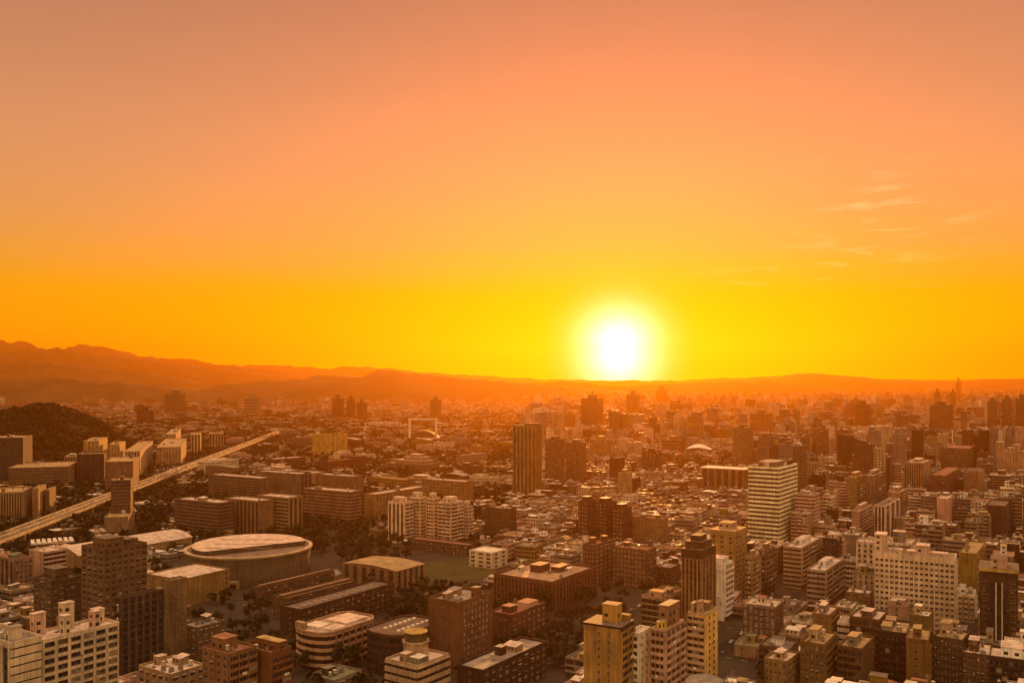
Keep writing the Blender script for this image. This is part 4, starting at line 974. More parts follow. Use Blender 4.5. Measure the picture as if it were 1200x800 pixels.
# ---------------------------------------------------------------- elevated expressway
EXP0 = at(-10, 640); EXA = math.radians(-7.0)
EXD = (math.sin(EXA), math.cos(EXA)); EXN = (math.cos(EXA), -math.sin(EXA))
DECK = 10.0
def ex_pt(s, l): return (EX0[0] + EXD[0]*s + EXN[0]*l, EX0[1] + EXD[1]*s + EXN[1]*l)
_D0 = F*(CAMH-DECK)/(630-HY); EX0 = ((-600)/F*_D0, _D0)
EX_LEN = 1750.0; EX_W = 9.5
def expressway():
    asp, nt, b = new_mat('deck_asphalt', .75); nt.links.new(noise_mix(nt, b, (.055, .048, .04), (.13, .11, .09), .3, 6, (1, .2, 1)), b.inputs['Base Color'])
    con = wall((.60, .47, .31))
    root = tag(bpy.data.objects.new('elevated_expressway', None), 'long straight elevated expressway running away to the upper right on the left side', 'bridge'); COL.objects.link(root)
    root.location = (EX0[0], EX0[1], 0); root.rotation_euler = (0, 0, -EXA)
    b = MB(); b.box(-EX_W, EX_W, -140, EX_LEN, DECK-1.6, DECK, con, asp); b.box(-EX_W*.55, EX_W*.55, -140, EX_LEN, DECK-3.2, DECK-1.6, con); b.build('deck', root)
    for sx in (-EX_W, EX_W-.35, -.3):
        b = MB()
        for i in range(63): b.box(sx, sx+(.35 if abs(sx) > 1 else .6), -140+i*29.8, -140+i*29.8+29.6, DECK+.002, DECK+1.15, con)
        b.build('parapet' if abs(sx) > 1 else 'median_barrier', root)
    for lx in (-6.3, -3.2, 3.2, 6.3):
        b = MB()
        for i in range(188): b.box(lx-.09, lx+.09, -130+i*10, -130+i*10+4.5, DECK+.004, DECK+.012, WPAINT)
        b.build('lane_marking', root)
    for lx in (-EX_W+.7, -.8, .9, EX_W-.9):
        b = MB(); b.box(lx-.08, lx+.08, -140, EX_LEN, DECK+.004, DECK+.012, YEL if abs(lx) < 2 else WPAINT); b.build('edge_line', root)
    me = MB(); me.box(-2.2, 2.2, -1.2, 1.2, 0, DECK-4.6, con); me.box(-6.5, 6.5, -1.3, 1.3, DECK-4.6, DECK-3.2, con); pm = me.mesh('pier')
    for i in range(54): link('pier', pm, root, (0, -130+i*35, 0))
    lm = MB(); lm.cyl(0, 0, .12, 0, 9, ALU, 6); lm.box(-2.2, 2.2, -.07, .07, 8.9, 9.05, ALU); lm.box(-2.6, -1.6, -.2, .2, 8.8, 8.95, WPAINT); lm.box(1.6, 2.6, -.2, .2, 8.8, 8.95, WPAINT); lmm = lm.mesh('street_lamp')
    r = random.Random(5)
    for i in range(34):
        p = ex_pt(-60+i*45, 0); o = link('street_lamp', lmm, None, (p[0], p[1], DECK+1.15), -EXA)
        tag(o, 'double armed lamp post on the median of the elevated expressway', 'street lamp', 'lamps along the expressway')
    LANDMARKS.append(dict(ref='the elevated expressway', px=120, py=583, x=ex_pt(300, 0)[0], y=ex_pt(300, 0)[1]))
    # traffic
    def car(c):
        paint = plain('car_paint', c, .3); b = MB()
        b.box(-.85, .85, -2.15, 2.15, .35, .85, paint); b.box(-.78, .78, -1.3, 1.0, .85, 1.0, GLASS)
        k = len(b.v); b.v += [(-.78, -1.5, .85), (.78, -1.5, .85), (.78, 1.2, .85), (-.78, 1.2, .85), (-.62, -1.0, 1.42), (.62, -1.0, 1.42), (.62, .6, 1.42), (-.62, .6, 1.42)]
        g = b.mi(GLASS); p = b.mi(paint); b.f += [(k, k+1, k+5, k+4), (k+1, k+2, k+6, k+5), (k+2, k+3, k+7, k+6), (k+3, k, k+4, k+7), (k+4, k+5, k+6, k+7)]; b.m += [g, g, g, g, p]
        for sx in (-.86, .64):
            for yy in (-1.3, 1.35):
                k = len(b.v); n = 10
                for xx in (sx, sx+.22): b.v += [(xx, yy+.33*math.cos(2*math.pi*i/n), .33+.33*math.sin(2*math.pi*i/n)) for i in range(n)]
                d = b.mi(DARKM)
                for i in range(n): j = (i+1) % n; b.f.append((k+i, k+j, k+n+j, k+n+i)); b.m.append(d)
                b.f += [tuple(range(k+n-1, k-1, -1)), tuple(range(k+n, k+2*n))]; b.m += [d, d]
        b.box(-.8, -.5, -2.17, -2.15, .6, .75, WPAINT); b.box(.5, .8, -2.17, -2.15, .6, .75, WPAINT)
        return b.mesh('car')
    kinds = [(car((.62, .58, .52)), 'pale car on the elevated expressway'), (car((.05, .05, .055)), 'dark car on the elevated expressway'), (car((.55, .38, .05)), 'yellow taxi on the elevated expressway')]
    for i in range(95):
        s = -40 + i*13.5 + r.uniform(-6, 6); l = r.choice((-7.8, -4.7, -1.9, 2.0, 4.8, 7.8)); me, lb = r.choices(kinds, (5, 3, 2))[0]
        p = ex_pt(s, l); o = link('car', me, None, (p[0], p[1], DECK+.005), -EXA + (math.pi if l < 0 else 0)); tag(o, lb, 'car', lb.replace('car ', 'cars ').replace('taxi ', 'taxis '))
expressway()
def near_exp(x, y, m):
    dx, dy = x-EX0[0], y-EX0[1]; s = dx*EXD[0]+dy*EXD[1]; l = dx*EXN[0]+dy*EXN[1]
    return -160 < s < EX_LEN and abs(l) < EX_W+m

# ---------------------------------------------------------------- hills on the horizon and the wooded hill
def lerp_prof(P, x):
    if x <= P[0][0]: return P[0][1]
    for (a, b), (c, d) in zip(P, P[1:]):
        if x <= c:
            t = (x-a)/(c-a); t = t*t*(3-2*t)*.5 + t*.5; return b + (d-b)*t
    return P[-1][1]
def hills(D, half, P, x0, x1, seed, name='hills'):
    mt = bpy.data.materials.get('hill_forest')
    if mt is None:
        mt, nt, b = new_mat('hill_forest', .95, .1)
        nt.links.new(noise_mix(nt, b, (.022, .026, .012), (.06, .058, .03), .004, 8), b.inputs['Base Color'])
    nx, ny = 420, 18; m = MB(); k = m.mi(mt)
    for j in range(ny+1):
        q = -1 + 2*j/ny
        for i in range(nx+1):
            px = x0 + (x1-x0)*i/nx; y = D + q*half; x = (px-600)/F*D*(1 + .25*q*half/D)
            zr = max(0, CAMH + (HY - lerp_prof(P, px))/F*D)
            nz = noise.fractal(Vector((x/900+seed, y/900, seed)), 0.9, 2.1, 6)
            n2 = noise.fractal(Vector((x/160+seed, y/160, 3)), 0.8, 2.0, 4)
            s = max(0, 1-abs(q)**1.35)
            jag = noise.fractal(Vector((px/26.0+seed*7, seed, 1.0)), 0.75, 2.2, 5)
            z = (zr + jag*(7 + .03*zr))*s*(1 + .34*nz*(min(1, abs(q)*3))) + (zr*.04*n2 + 5*n2)*s - 3*(1-s)
            m.v.append((x, y, max(z, -.8)))
    for j in range(ny):
        for i in range(nx):
            a = j*(nx+1)+i; m.f.append((a, a+1, a+nx+2, a+nx+1)); m.m.append(k)
    o = m.build(name, None, True); o['kind'] = 'structure'
hills(14200, 1500, [(-260, 396), (-60, 404), (0, 400), (18, 399), (34, 402), (48, 410), (68, 409), (92, 404), (118, 406), (140, 414), (190, 419), (220, 421), (262, 427), (330, 428), (380, 431), (420, 429), (447, 432), (500, 436), (560, 440), (640, 445), (760, 446), (900, 441), (950, 437), (975, 439), (1040, 444), (1120, 445), (1200, 443), (1500, 441)], -260, 1500, 1.7)
hills(12000, 1300, [(-260, 420), (-60, 421), (0, 417), (28, 412), (52, 409), (78, 408), (92, 413), (112, 415), (135, 416), (165, 420), (200, 425), (240, 428), (290, 431), (340, 434), (400, 439), (460, 444), (540, 450), (620, 458)], -260, 640, 4.1)
hills(9600, 900, [(-260, 434), (-60, 432), (0, 427), (30, 423), (60, 424), (100, 429), (150, 434), (200, 441), (240, 450), (280, 460), (330, 470)], -260, 340, 7.3)
hills(7300, 800, [(190, 468), (225, 460), (248, 453), (275, 449), (300, 446), (335, 446), (352, 444), (372, 439), (392, 441), (412, 441), (430, 437), (448, 433), (470, 436), (500, 439), (545, 443), (590, 447), (640, 452), (700, 457), (780, 463)], 190, 780, 9.9)
hills(6400, 700, [(-260, 447), (0, 446), (60, 443), (130, 447), (190, 452), (240, 458), (300, 466)], -260, 300, 15.1)
hills(9000, 800, [(330, 455), (420, 447), (520, 444), (600, 449), (660, 447), (720, 452), (800, 449), (880, 447), (960, 452)], 330, 960, 18.4)
hills(12000, 1000, [(700, 458), (790, 452), (850, 446), (900, 443), (950, 438), (972, 439), (1010, 443), (1060, 446), (1130, 447), (1210, 445), (1400, 440)], 700, 1400, 12.2)

HILLP = [(-150, 500), (-90, 492), (-40, 487), (0, 484), (22, 478), (40, 475), (56, 474), (68, 478), (80, 487), (92, 496), (104, 505), (118, 516), (132, 528)]
HD, HW = 1800.0, 255.0
def hill_z(x, y):
    px = 600 + x/HD*F; q = (y-HD)/HW
    if abs(q) >= 1 or px > 132 or px < -150: return 0.0
    zr = max(0, CAMH + (HY-lerp_prof(HILLP, px))/F*HD - 7)
    return zr*(1-q*q)**.8
def wooded_hill():
    mt, nt, b = new_mat('hill_soil', .95, .1); nt.links.new(noise_mix(nt, b, (.006, .007, .003), (.016, .015, .007), .05, 6), b.inputs['Base Color'])
    m = MB(); k = m.mi(mt); n = 60
    for j in range(n+1):
        for i in range(n+1):
            px = -150 + 292*i/n; x = (px-600)/F*HD; y = HD - HW + 2*HW*j/n
            m.v.append((x, y, hill_z(x, y) - .5))
    for j in range(n):
        for i in range(n): a = j*(n+1)+i; m.f.append((a, a+1, a+n+2, a+n+1)); m.m.append(k)
    o = m.build('hill', None, True); o['kind'] = 'structure'
wooded_hill()
LANDMARKS.append(dict(ref='the wooded hill', px=50, py=500, x=(50-600)/F*HD, y=HD))

class Wood(MB):
    def crown(s, x, y, z, r, h, rr, n=26):
        k = s.mi(rr.choice(LEAFS))
        for i in range(n):
            u = rr.uniform(-1, 1); a = rr.uniform(0, 6.283); q = math.sqrt(1-u*u); d = rr.uniform(.55, 1.0)
            cx, cy, cz = x + r*q*math.cos(a)*d, y + r*q*math.sin(a)*d, z + h*(.55 + .45*u*d)
            e = r*rr.uniform(.28, .5); ax = Vector((rr.gauss(0, 1), rr.gauss(0, 1), rr.gauss(0, 1))).normalized(); bx = ax.orthogonal().normalized()*e; cy2 = ax.cross(bx)*rr.uniform(.6, 1)
            b = len(s.v)
            for sx, sy in ((-1, -.7), (.8, -1), (1, .8), (-.6, 1)): s.v.append((cx+bx.x*sx+cy2.x*sy, cy+bx.y*sx+cy2.y*sy, cz+bx.z*sx+cy2.z*sy))
            s.f.append((b, b+1, b+2, b+3)); s.m.append(k)
hw = Wood(); rr = random.Random(3)
for i in range(6000):
    px = rr.uniform(-150, 131); x = (px-600)/F*HD; y = HD + rr.uniform(-1, .6)*HW*.95
    z = hill_z(x, y)
    nn = noise.noise(Vector((x/45, y/45, 1)))
    if z > 1.0 and nn > -.55: hw.crown(x, y, z-1, rr.uniform(2.2, 5)*(1.2+nn), rr.uniform(5, 10)*(1.15+1.1*nn), rr, 16)
o = hw.build('hill_woodland'); tag(o, 'dark continuous woodland covering the rounded hill at the left edge', 'woodland', kind='stuff')

# ---------------------------------------------------------------- trees one can tell apart
def tree_meshes(seed, H_, R_):
    rr = random.Random(seed); t = MB(); seg = 7
    def limb(p, q, r0, r1):
        d = (q-p).normalized(); a = d.orthogonal().normalized(); c = d.cross(a); b = len(t.v); k = t.mi(BARK)
        for P_, r_ in ((p, r0), (q, r1)):
            for i in range(seg):
                g = 2*math.pi*i/seg; v = P_ + (a*math.cos(g)+c*math.sin(g))*r_; t.v.append(tuple(v))
        for i in range(seg): j = (i+1) % seg; t.f.append((b+i, b+j, b+seg+j, b+seg+i)); t.m.append(k)
    fork = Vector((rr.uniform(-.3, .3), rr.uniform(-.3, .3), H_*.38)); limb(Vector((0, 0, -.3)), fork, H_*.035, H_*.024)
    c = Wood(); lobes = []
    for i in range(9):
        a = i*2.4 + rr.uniform(-.4, .4); u = rr.uniform(.1, 1); d = R_*(.25+.5*math.sin(math.pi*u*.8+.3))
        lobes.append((Vector((d*math.cos(a), d*math.sin(a), H_*(.42+.42*u))), R_*rr.uniform(.30, .5)))
    for p, r_ in lobes[:6]: limb(fork, p, H_*.016, H_*.005)
    for p, r_ in lobes:
        k = c.mi(rr.choice(LEAFS))
        for i in range(70):
            v = Vector((rr.gauss(0, 1), rr.gauss(0, 1), rr.gauss(0, .85))).normalized()*r_*rr.uniform(.5, 1.12)
            q = p + v; e = rr.uniform(.22, .5)*H_/10; n = (v.normalized()+Vector((rr.gauss(0, .6), rr.gauss(0, .6), rr.gauss(0, .6)))).normalized(); bx = n.orthogonal().normalized(); ang = rr.uniform(0, 6.28); by = n.cross(bx); b1 = (bx*math.cos(ang)+by*math.sin(ang))*e; b2 = n.cross(b1)*.8
            b = len(c.v)
            for sx, sy in ((-1, -.6), (.7, -1), (1, .7), (-.7, 1)): c.v.append(tuple(q+b1*sx+b2*sy))
            c.f.append((b, b+1, b+2, b+3)); c.m.append(k)
    return t.mesh('trunk'), c.mesh('crown')
TREES = [(tree_meshes(20+i, h, r), nm) for i, (h, r, nm) in enumerate(((9, 4.2, 'broad dark tree'), (12, 4.6, 'tall full crowned tree'), (7, 3.4, 'small round tree'), (11, 3.2, 'narrow upright tree'), (10, 5.2, 'wide spreading tree'), (13, 5.6, 'large billowing tree')))]

def blocked(x, y, r):
    for cx, cy, c, s, hw_, hd in FOOT:
        dx, dy = x-cx, y-cy
        if abs(dx) > 170 or abs(dy) > 170: continue
        lx, ly = dx*c - dy*s, dx*s + dy*c
        if abs(lx) < hw_+r and abs(ly) < hd+r: return True
    return False
def covers(x, y, w, h):           # picture row limit for something of half width w standing at x, y; returns the greatest height allowed
    px, py = pix(x, y, 0); hwp = w/y*F; best = h
    for xl, xr, yt, yv, D in SHIELD:
        if y < D and px+hwp > xl and px-hwp < xr and py > yv:
            best = min(best, CAMH - (yv-HY)/F*(y+w))
    return best
def hidden(x, y, w, h):
    px, py = pix(x, y, 0); top = pix(x, y, h)[1]; hwp = w/y*F
    for xl, xr, yt, yv, D in SHIELD:
        if y > D+5 and px-hwp > xl+1 and px+hwp < xr-1 and top > yt+4 and py < yv: return True
    return False

USED = {}
def relation(px, py, skip=0):
    L_ = sorted(LANDMARKS, key=lambda l: (l['px']-px)**2 + ((l['py']-py)*1.6)**2)[skip]
    dx, dy = px-L_['px'], py-L_['py']
    if abs(dx) > max(12, 1.2*abs(dy)): r = 'left of ' if dx < 0 else 'right of '
    else: r = 'in front of ' if dy > 0 else 'behind '
    return r + L_['ref']
def unique_label(variants):
    for v in variants:
        n = len(v.split())
        if n <= 16 and v not in USED: USED[v] = 1; return v
    return None
def label_for(head, px, py, extra=()):
    rs = [relation(px, py, k) for k in range(5)]
    V = []
    for e in ('',) + tuple(extra):
        for r in rs[:3]: V.append(f'{head}{e} {r}'.replace('  ', ' '))
    V += [f'{head} {rs[0]} and {rs[1]}', f'{head} {rs[0]} and {rs[2]}', f'{head} {rs[1]} and {rs[2]}']
    for e in extra: V += [f'{head}{e} {r}' for r in rs[3:]]
    return unique_label(V)

TREE_N = 0; trr = random.Random(8)
def place_trees(n, poly, hs=(.75, 1.15), rmin=2.6):
    global TREE_N
    x0, y0, x1, y1 = poly; tries = 0
    while n > 0 and tries < 4000:
        tries += 1
        x, y = at(trr.uniform(x0, x1), trr.uniform(y0, y1))
        if blocked(x, y, rmin) or near_exp(x, y, 4): continue
        s = trr.uniform(*hs); (tm, cm), nm = trr.choice(TREES)
        if covers(x, y, 4, 12*s) < 5*s: continue
        px, py = pix(x, y, 5*s)
        lb = label_for(nm, px, py, (' with thin crown', ' with dense crown')[:0])
        grp = None
        if lb is None: lb = f'{nm} among the trees {relation(px, py)}'; grp = f'{nm}s {relation(px, py)}'
        r = empty('tree', (x, y, 0), trr.uniform(0, 6.28), lb, 'tree', grp); r.scale = (s, s, s*trr.uniform(.9, 1.15))
        link('trunk', tm, r); link('crown', cm, r)
        FOOT.append((x, y, 1, 0, 2.2, 2.2)); n -= 1; TREE_N += 1
for n, bx in ((26, (0, 592, 190, 652)), (16, (218, 705, 330, 790)), (14, (362, 634, 430, 668)), (16, (455, 690, 512, 745)), (18, (598, 690, 690, 780)), (22, (636, 690, 800, 735)),
              (10, (330, 700, 430, 800)), (8, (1085, 610, 1135, 655)), (12, (880, 590, 1200, 720)), (12, (420, 640, 560, 660)), (14, (300, 615, 430, 640)), (10, (570, 740, 690, 790)), (8, (0, 640, 210, 760)), (14, (170, 600, 270, 632))):
    place_trees(int(n*1.35), bx)

# ---------------------------------------------------------------- the dense quarters between the landmarks
TH = math.radians(32.0); E1 = (math.cos(TH), -math.sin(TH)); E2 = (math.sin(TH), math.cos(TH))
def region(px, py, D):
    """share of lots built, lowest and highest roof, chance of a tower, share of trees on the free lots"""
    if D < 600:
        if px < 205: return .85, 6, 15, .03, .5
        if px < 690: return (.10, 6, 9, 0, .5) if px < 560 or py < 760 else (.7, 7, 13, 0, .4)
        if px < 870: return .55, 7, 15, .02, .6
        if px < 985: return .97, 5.5, 15, .02, .3
        return .97, 9, 27, .08, .4
    if D < 1000:
        if px < 215: return .40, 5, 10, .0, .8
        if px < 440: return .14, 5, 9, 0, .8
        if px < 590: return .5, 5, 11, 0, .6
        if px < 870: return .97, 6.5, 13, .012, .3
        return .97, 9, 29, .10, .3
    if D < 2000:
        if px < 330: return .38, 4, 10, .0, .8
        if px < 600: return .30, 4, 10, .0, .85
        if px < 870: return .82, 7, 20, .025, .5
        return .96, 11, 38, .12, .35
    if px < 620: return (.36 if D < 3600 else .7), 5, (15 if D < 3600 else 28), .015, .6
    return .95, 10, 42, .07, .2
WCOL = [(CREAM, 'cream'), (TAN, 'tan'), (BROWN, 'brown'), (GREY, 'grey'), (PINK, 'pink'), (BEIGE, 'beige'), (MUSTARD, 'mustard'), (BRICK, 'red brick'), (CONC, 'concrete'), ((.32, .20, .11), 'ochre'), (DARK, 'dark brown')]
RCOL = [(RW, 'white'), (RP, 'pinkish'), (RG, 'grey'), (RD, 'dark'), (RR, 'rust red'), (RT, 'tan'), (RN, 'green')]
def institutes():
    r = random.Random(77); n = 0; t = 0
    while n < 60 and t < 6000:
        t += 1
        px, py = r.uniform(215, 598), 500 + 82*r.random()**1.4
        if px < 330 and py > 560: continue
        x, y = at(px, py); w, d, h = r.uniform(24, 70), r.uniform(13, 24), r.uniform(8, 20)
        if r.random() < .35: w, d = d, w
        if blocked(x, y, max(w, d)*.5+4) or near_exp(x, y, max(w, d)*.6) or hidden(x, y, w/2, h): continue
        hc = covers(x, y, max(w, d)/2, h)
        if hc < 6: continue
        h = min(h, hc); wc, wn = r.choice(WCOL); rc, rn = r.choices(RCOL, (2, 4, 4, 2, 2, 4, 1))[0]
        kd = 'long low' if max(w, d) > 44 else 'broad low' if h < 13 else 'squat'
        q = pix(x, y, h*.5); head = f'{kd} {wn} institute with {rn} roof among trees'
        lb = label_for(head, q[0], q[1], (' and sheds',)) or f'{head} {relation(*q)}'
        C = (x + E1[0]*w/2 - E2[0]*d/2, y + E1[1]*w/2 - E2[1]*d/2)
        building('institute_block', ' '.join(lb.split()[:16]), 'institute', C, TH + r.uniform(-.12, .12), w, d, h, wc, ('inset', max(3, int(w/4))), ('inset', max(3, int(d/4))), roofc=rc,
                 clutter=3, fl=3.6, seed=n, group='low institutes among the trees', boxes=((r.uniform(.1, .4), r.uniform(.5, .8), .2, .8, r.uniform(2.5, 5), wc, 'roof_room'),) if r.random() < .5 else (), arch=r.uniform(2, 3.5) if r.random() < .15 else None)
        n += 1
cand = []; wood = []
fr = random.Random(21)
pave = MB(); PV = plain('paving', (.028, .021, .012), .9); lines = MB()
BW, BD, ST = 74.0, 56.0, 9.0
def lots():
    # streets and blocks on a turned grid; lots grow coarser with distance
    for lod, (d0, d1, k) in enumerate(((300, 2200, 1.0), (2200, 4600, 2.2), (4600, 8200, 3.6), (8200, 11500, 5.0))):
        bw, bd = BW*k, BD*k; R_ = int(d1*1.35/bd)+2
        for i in range(-int(d1*1.1/bw)-2, int(d1*1.1/bw)+2):
            for j in range(-R_//2, R_):
                bx, by = E1[0]*i*bw + E2[0]*j*bd, E1[1]*i*bw + E2[1]*j*bd
                if by < d0-80 or by > d1 or abs(bx) > .64*by + 90: continue
                if lod == 0 and by < 950 and not near_exp(bx+30, by+20, 40):
                    h = bw-ST; q = bd-ST
                    P = [(bx+E1[0]*a+E2[0]*b_, by+E1[1]*a+E2[1]*b_) for a, b_ in ((0, 0), (h, 0), (h, q), (0, q))]
                    pave.prism(P, 0, .14, PV)
                    for t in range(int(bw/8)):
                        a = t*8.0; L4 = [(a, q+ST/2-.08), (a+3.5, q+ST/2-.08), (a+3.5, q+ST/2+.08), (a, q+ST/2+.08)]
                        lines.poly([(bx+E1[0]*u+E2[0]*v, by+E1[1]*u+E2[1]*v, .012) for u, v in L4], WPAINT)
                u = 2.0
                while u < bw-ST-8*k:
                    w = fr.uniform(10, 19)*min(k, 1.9)
                    v = 1.5
                    while v < bd-ST-7*k:
                        dd = fr.uniform(11, 18)*min(k, 1.9)
                        w_ = w*fr.uniform(.82, 1.0); cxl, cyl = u+w/2, v+dd/2
                        x, y = bx+E1[0]*cxl+E2[0]*cyl, by+E1[1]*cxl+E2[1]*cyl
                        v += dd + (fr.uniform(.5, 2.2) if fr.random() < .7 else fr.uniform(3, 8))*k
                        if y < d0 or y > d1 or abs(x) > .60*y+25: continue
                        yield lod, x, y, w_, dd, k
                    u += w + fr.uniform(.3, 2.5)*k
institutes()
for lod, x, y, w, d, k in lots():
    px, py = pix(x, y, 0)
    built, lo, hi, tw, tr = region(px, py, y)
    n = noise.noise(Vector((x/420, y/420, 2.0)))       # whole quarters are greener or denser
    if near_exp(x, y, 14): continue
    hz = hill_z(x, y) > .5 or (1000 < y < 2100 and px < 135 and y > HD-HW and px > -200)
    if hz: continue
    if lod < 2 and blocked(x, y, max(w, d)*.46): continue
    if fr.random() > built + n*.25 or (n < -.33 and y > 1000 and fr.random() < .75):
        if fr.random() < tr + .2: wood.append((x, y))
        continue
    r = fr.random(); h = lo + (hi-lo)*r*r
    if fr.random() < tw: h = fr.uniform(hi*1.05, hi*1.9); w = min(w*1.2, 34); d = min(d*1.2, 34)
    hc = covers(x, y, max(w, d)/2, h)
    if hc < 3.2: continue
    h = min(h, hc)
    top = pix(x, y, h)[1]
    if top > 812: continue
    if lod == 0 and hidden(x, y, max(w, d)/2, h): continue
    cand.append([w*h*(F/y)**2, x, y, w, d, h, fr.randrange(1 << 30)])
tag(pave.build('pavement'), kind='structure'); tag(lines.build('road_marking'), kind='structure')

near = [c for c in cand if c[2] < 1500 and -15 < pix(c[1], c[2], 0)[0] < 1215]
near.sort(key=lambda c: -c[0])
houses = [c for c in near if c[5] < 15][:300]; flats = [c for c in near if c[5] >= 15][:230]
single = set(id(c) for c in houses + flats)
NUM = ('one', 'one', 'two', 'three', 'four', 'five', 'six', 'seven', 'eight', 'nine', 'ten', 'eleven', 'twelve')
def filler(c, kind):
    _, x, y, w, d, h, seed = c
    r = random.Random(seed); wc, wn = r.choices(WCOL, (.6, 5, 7, 4, 1.5, 4, 2, 3, 5, 6, 6) if kind != 'house' else (3, 5, 6, 4, 2, 5, 2, 3, 5, 5, 5))[0]
    rc, rn = r.choices(RCOL, (3, 6, 4, 2, 3, 4, 2) if kind == 'house' else (2, 5, 5, 3, 1, 2, 1))[0]
    px, py = pix(x, y, h*.5); nf = max(1, round(h/3.2))
    boxes = (); feat = ''
    q = r.random()
    if w > 8 and d > 8 and q < .45:
        bc, bn = r.choice(((wc, ''), (WHITE, 'white '), (MUSTARD, 'mustard '), (BRICK, 'red ')))
        a = r.uniform(.08, .5); b_ = r.uniform(.08, .5); hh = r.uniform(2.8, 4.5) if kind == 'house' else r.uniform(3.2, 7.5)
        boxes = ((a, a+r.uniform(.25, .42), b_, b_+r.uniform(.25, .42), hh, bc, 'roof_room'),); feat = f' and {bn}roof room'
    if kind == 'house':
        head = f'{NUM[min(nf, 12)]} storey {wn} house with {rn} roof'; nm = 'house'; cat = 'house'; grp = 'low houses packed between the landmarks'
    else:
        size = 'slim ' if w < 12 else 'broad ' if w > 17 else ''
        head = f'{size}{wn} block of {NUM[nf] if nf < 13 else "many"} storeys with {rn} roof'; nm = 'apartment_block'; cat = 'apartment building'; grp = 'apartment blocks packed between the landmarks'
    lb = label_for(head, px, py, (feat,) if feat else (' without roof room',)) or ' '.join(f'{head} {relation(px, py)}'.split()[:16])
    C = (x + E1[0]*w/2 - E2[0]*d/2, y + E1[1]*w/2 - E2[1]*d/2)
    det = y < 760 or kind != 'house' and y < 1000
    opts = [Bd(.5, GLASS, 2.2, .3), Bc(max(2, int(w/4)), 1.0, .9), Bd(.6, GLASS, 3.0, .45), Bc(max(2, int(w/3.4)), 1.2, 1.0)]
    if y < 620: opts += [G(max(2, int(w/3.2)), .5, .5), G(max(2, int(w/2.8)), .6, .42), FW((.3, .7))]
    Lf = r.choice(opts) if det else ('inset', max(2, int(w/3)))
    Rf_ = r.choice(opts + [FW((.3, .7)), BL]) if det else ('inset', max(2, int(d/3)))
    if det and r.random() < .15: Lf = FW((.25, .75))
    building(nm, lb, cat, C, TH + r.uniform(-.07, .07), w, d, h, wc, Lf, Rf_, group=grp, roofc=rc, fl=3.2, boxes=boxes, parapet=r.choice((.7, 1.0, 1.1)),
             clutter=(r.randint(4, 9) if y < 560 else r.randint(3, 6)) if det else r.randint(1, 3), arch=r.uniform(1.2, 2.2) if kind == 'house' and r.random() < .13 else None, awn=r.random() < .3, seed=seed % 9999, mat2=r.choice((None, None, CREAM, PINK, CONC)), pale=.2)
for c in houses: filler(c, 'house')
for c in flats: filler(c, 'apartment block')

# everything farther off reads as one carpet of roofs
def far_wall(i, c):
    mt, nt, b = new_mat('far_wall_%d' % i, .85); N, L = nt.nodes, nt.links
    g = N.new('ShaderNodeNewGeometry'); s = N.new('ShaderNodeSeparateXYZ'); L.new(g.outputs['Position'], s.inputs[0])
    def m(op, a, v=None, w=None):
        n = N.new('ShaderNodeMath'); n.operation = op
        for k, q in enumerate((a, v, w)):
            if q is None: continue
            if isinstance(q, (int, float)): n.inputs[k].default_value = q
            else: L.new(q, n.inputs[k])
        return n.outputs[0]
    fz = m('FRACT', m('DIVIDE', s.outputs['Z'], 3.3)); hz = m('MULTIPLY', m('GREATER_THAN', fz, .36), m('LESS_THAN', fz, .80))
    t = m('ADD', m('MULTIPLY', s.outputs['X'], math.cos(TH)+math.sin(TH)), m('MULTIPLY', s.outputs['Y'], math.cos(TH)-math.sin(TH)))
    fx = m('FRACT', m('DIVIDE', t, 2.6 + .4*(i % 4))); hx = m('GREATER_THAN', fx, .12 if i % 3 == 0 else .45)
    f = ((.3*c[0]+.6*c[1]+.1*c[2])/.42)**.6; c = tuple(min(.88, x*f) for x in c)
    a = noise_mix(nt, b, sc3(c, .65), sc3(c, 1.15), .05, 5)
    n = N.new('ShaderNodeMix'); n.data_type = 'RGBA'; L.new(m('MULTIPLY', hz, hx), n.inputs[0]); L.new(a, n.inputs[6]); n.inputs[7].default_value = (.03, .028, .028, 1)
    L.new(n.outputs[2], b.inputs['Base Color']); return mt
FW_ = [far_wall(i, c) for i, (c, _) in enumerate(WCOL)]; FR_ = [roofm(c) for c, _ in RCOL]
far = MB()
def obx(x, y, w, d, z0, z1, m, t, th):
    c, s = math.cos(th), math.sin(th)
    P = [(x + c*a + s*b, y - s*a + c*b) for a, b in ((-w/2, -d/2), (w/2, -d/2), (w/2, d/2), (-w/2, d/2))]
    b = len(far.v); far.v += [(p[0], p[1], z0) for p in P] + [(p[0], p[1], z1) for p in P]
    k, kt = far.mi(m), far.mi(t)
    far.f += [(b, b+1, b+5, b+4), (b+1, b+2, b+6, b+5), (b+2, b+3, b+7, b+6), (b+3, b, b+4, b+7), (b+4, b+5, b+6, b+7)]; far.m += [k, k, k, k, kt]
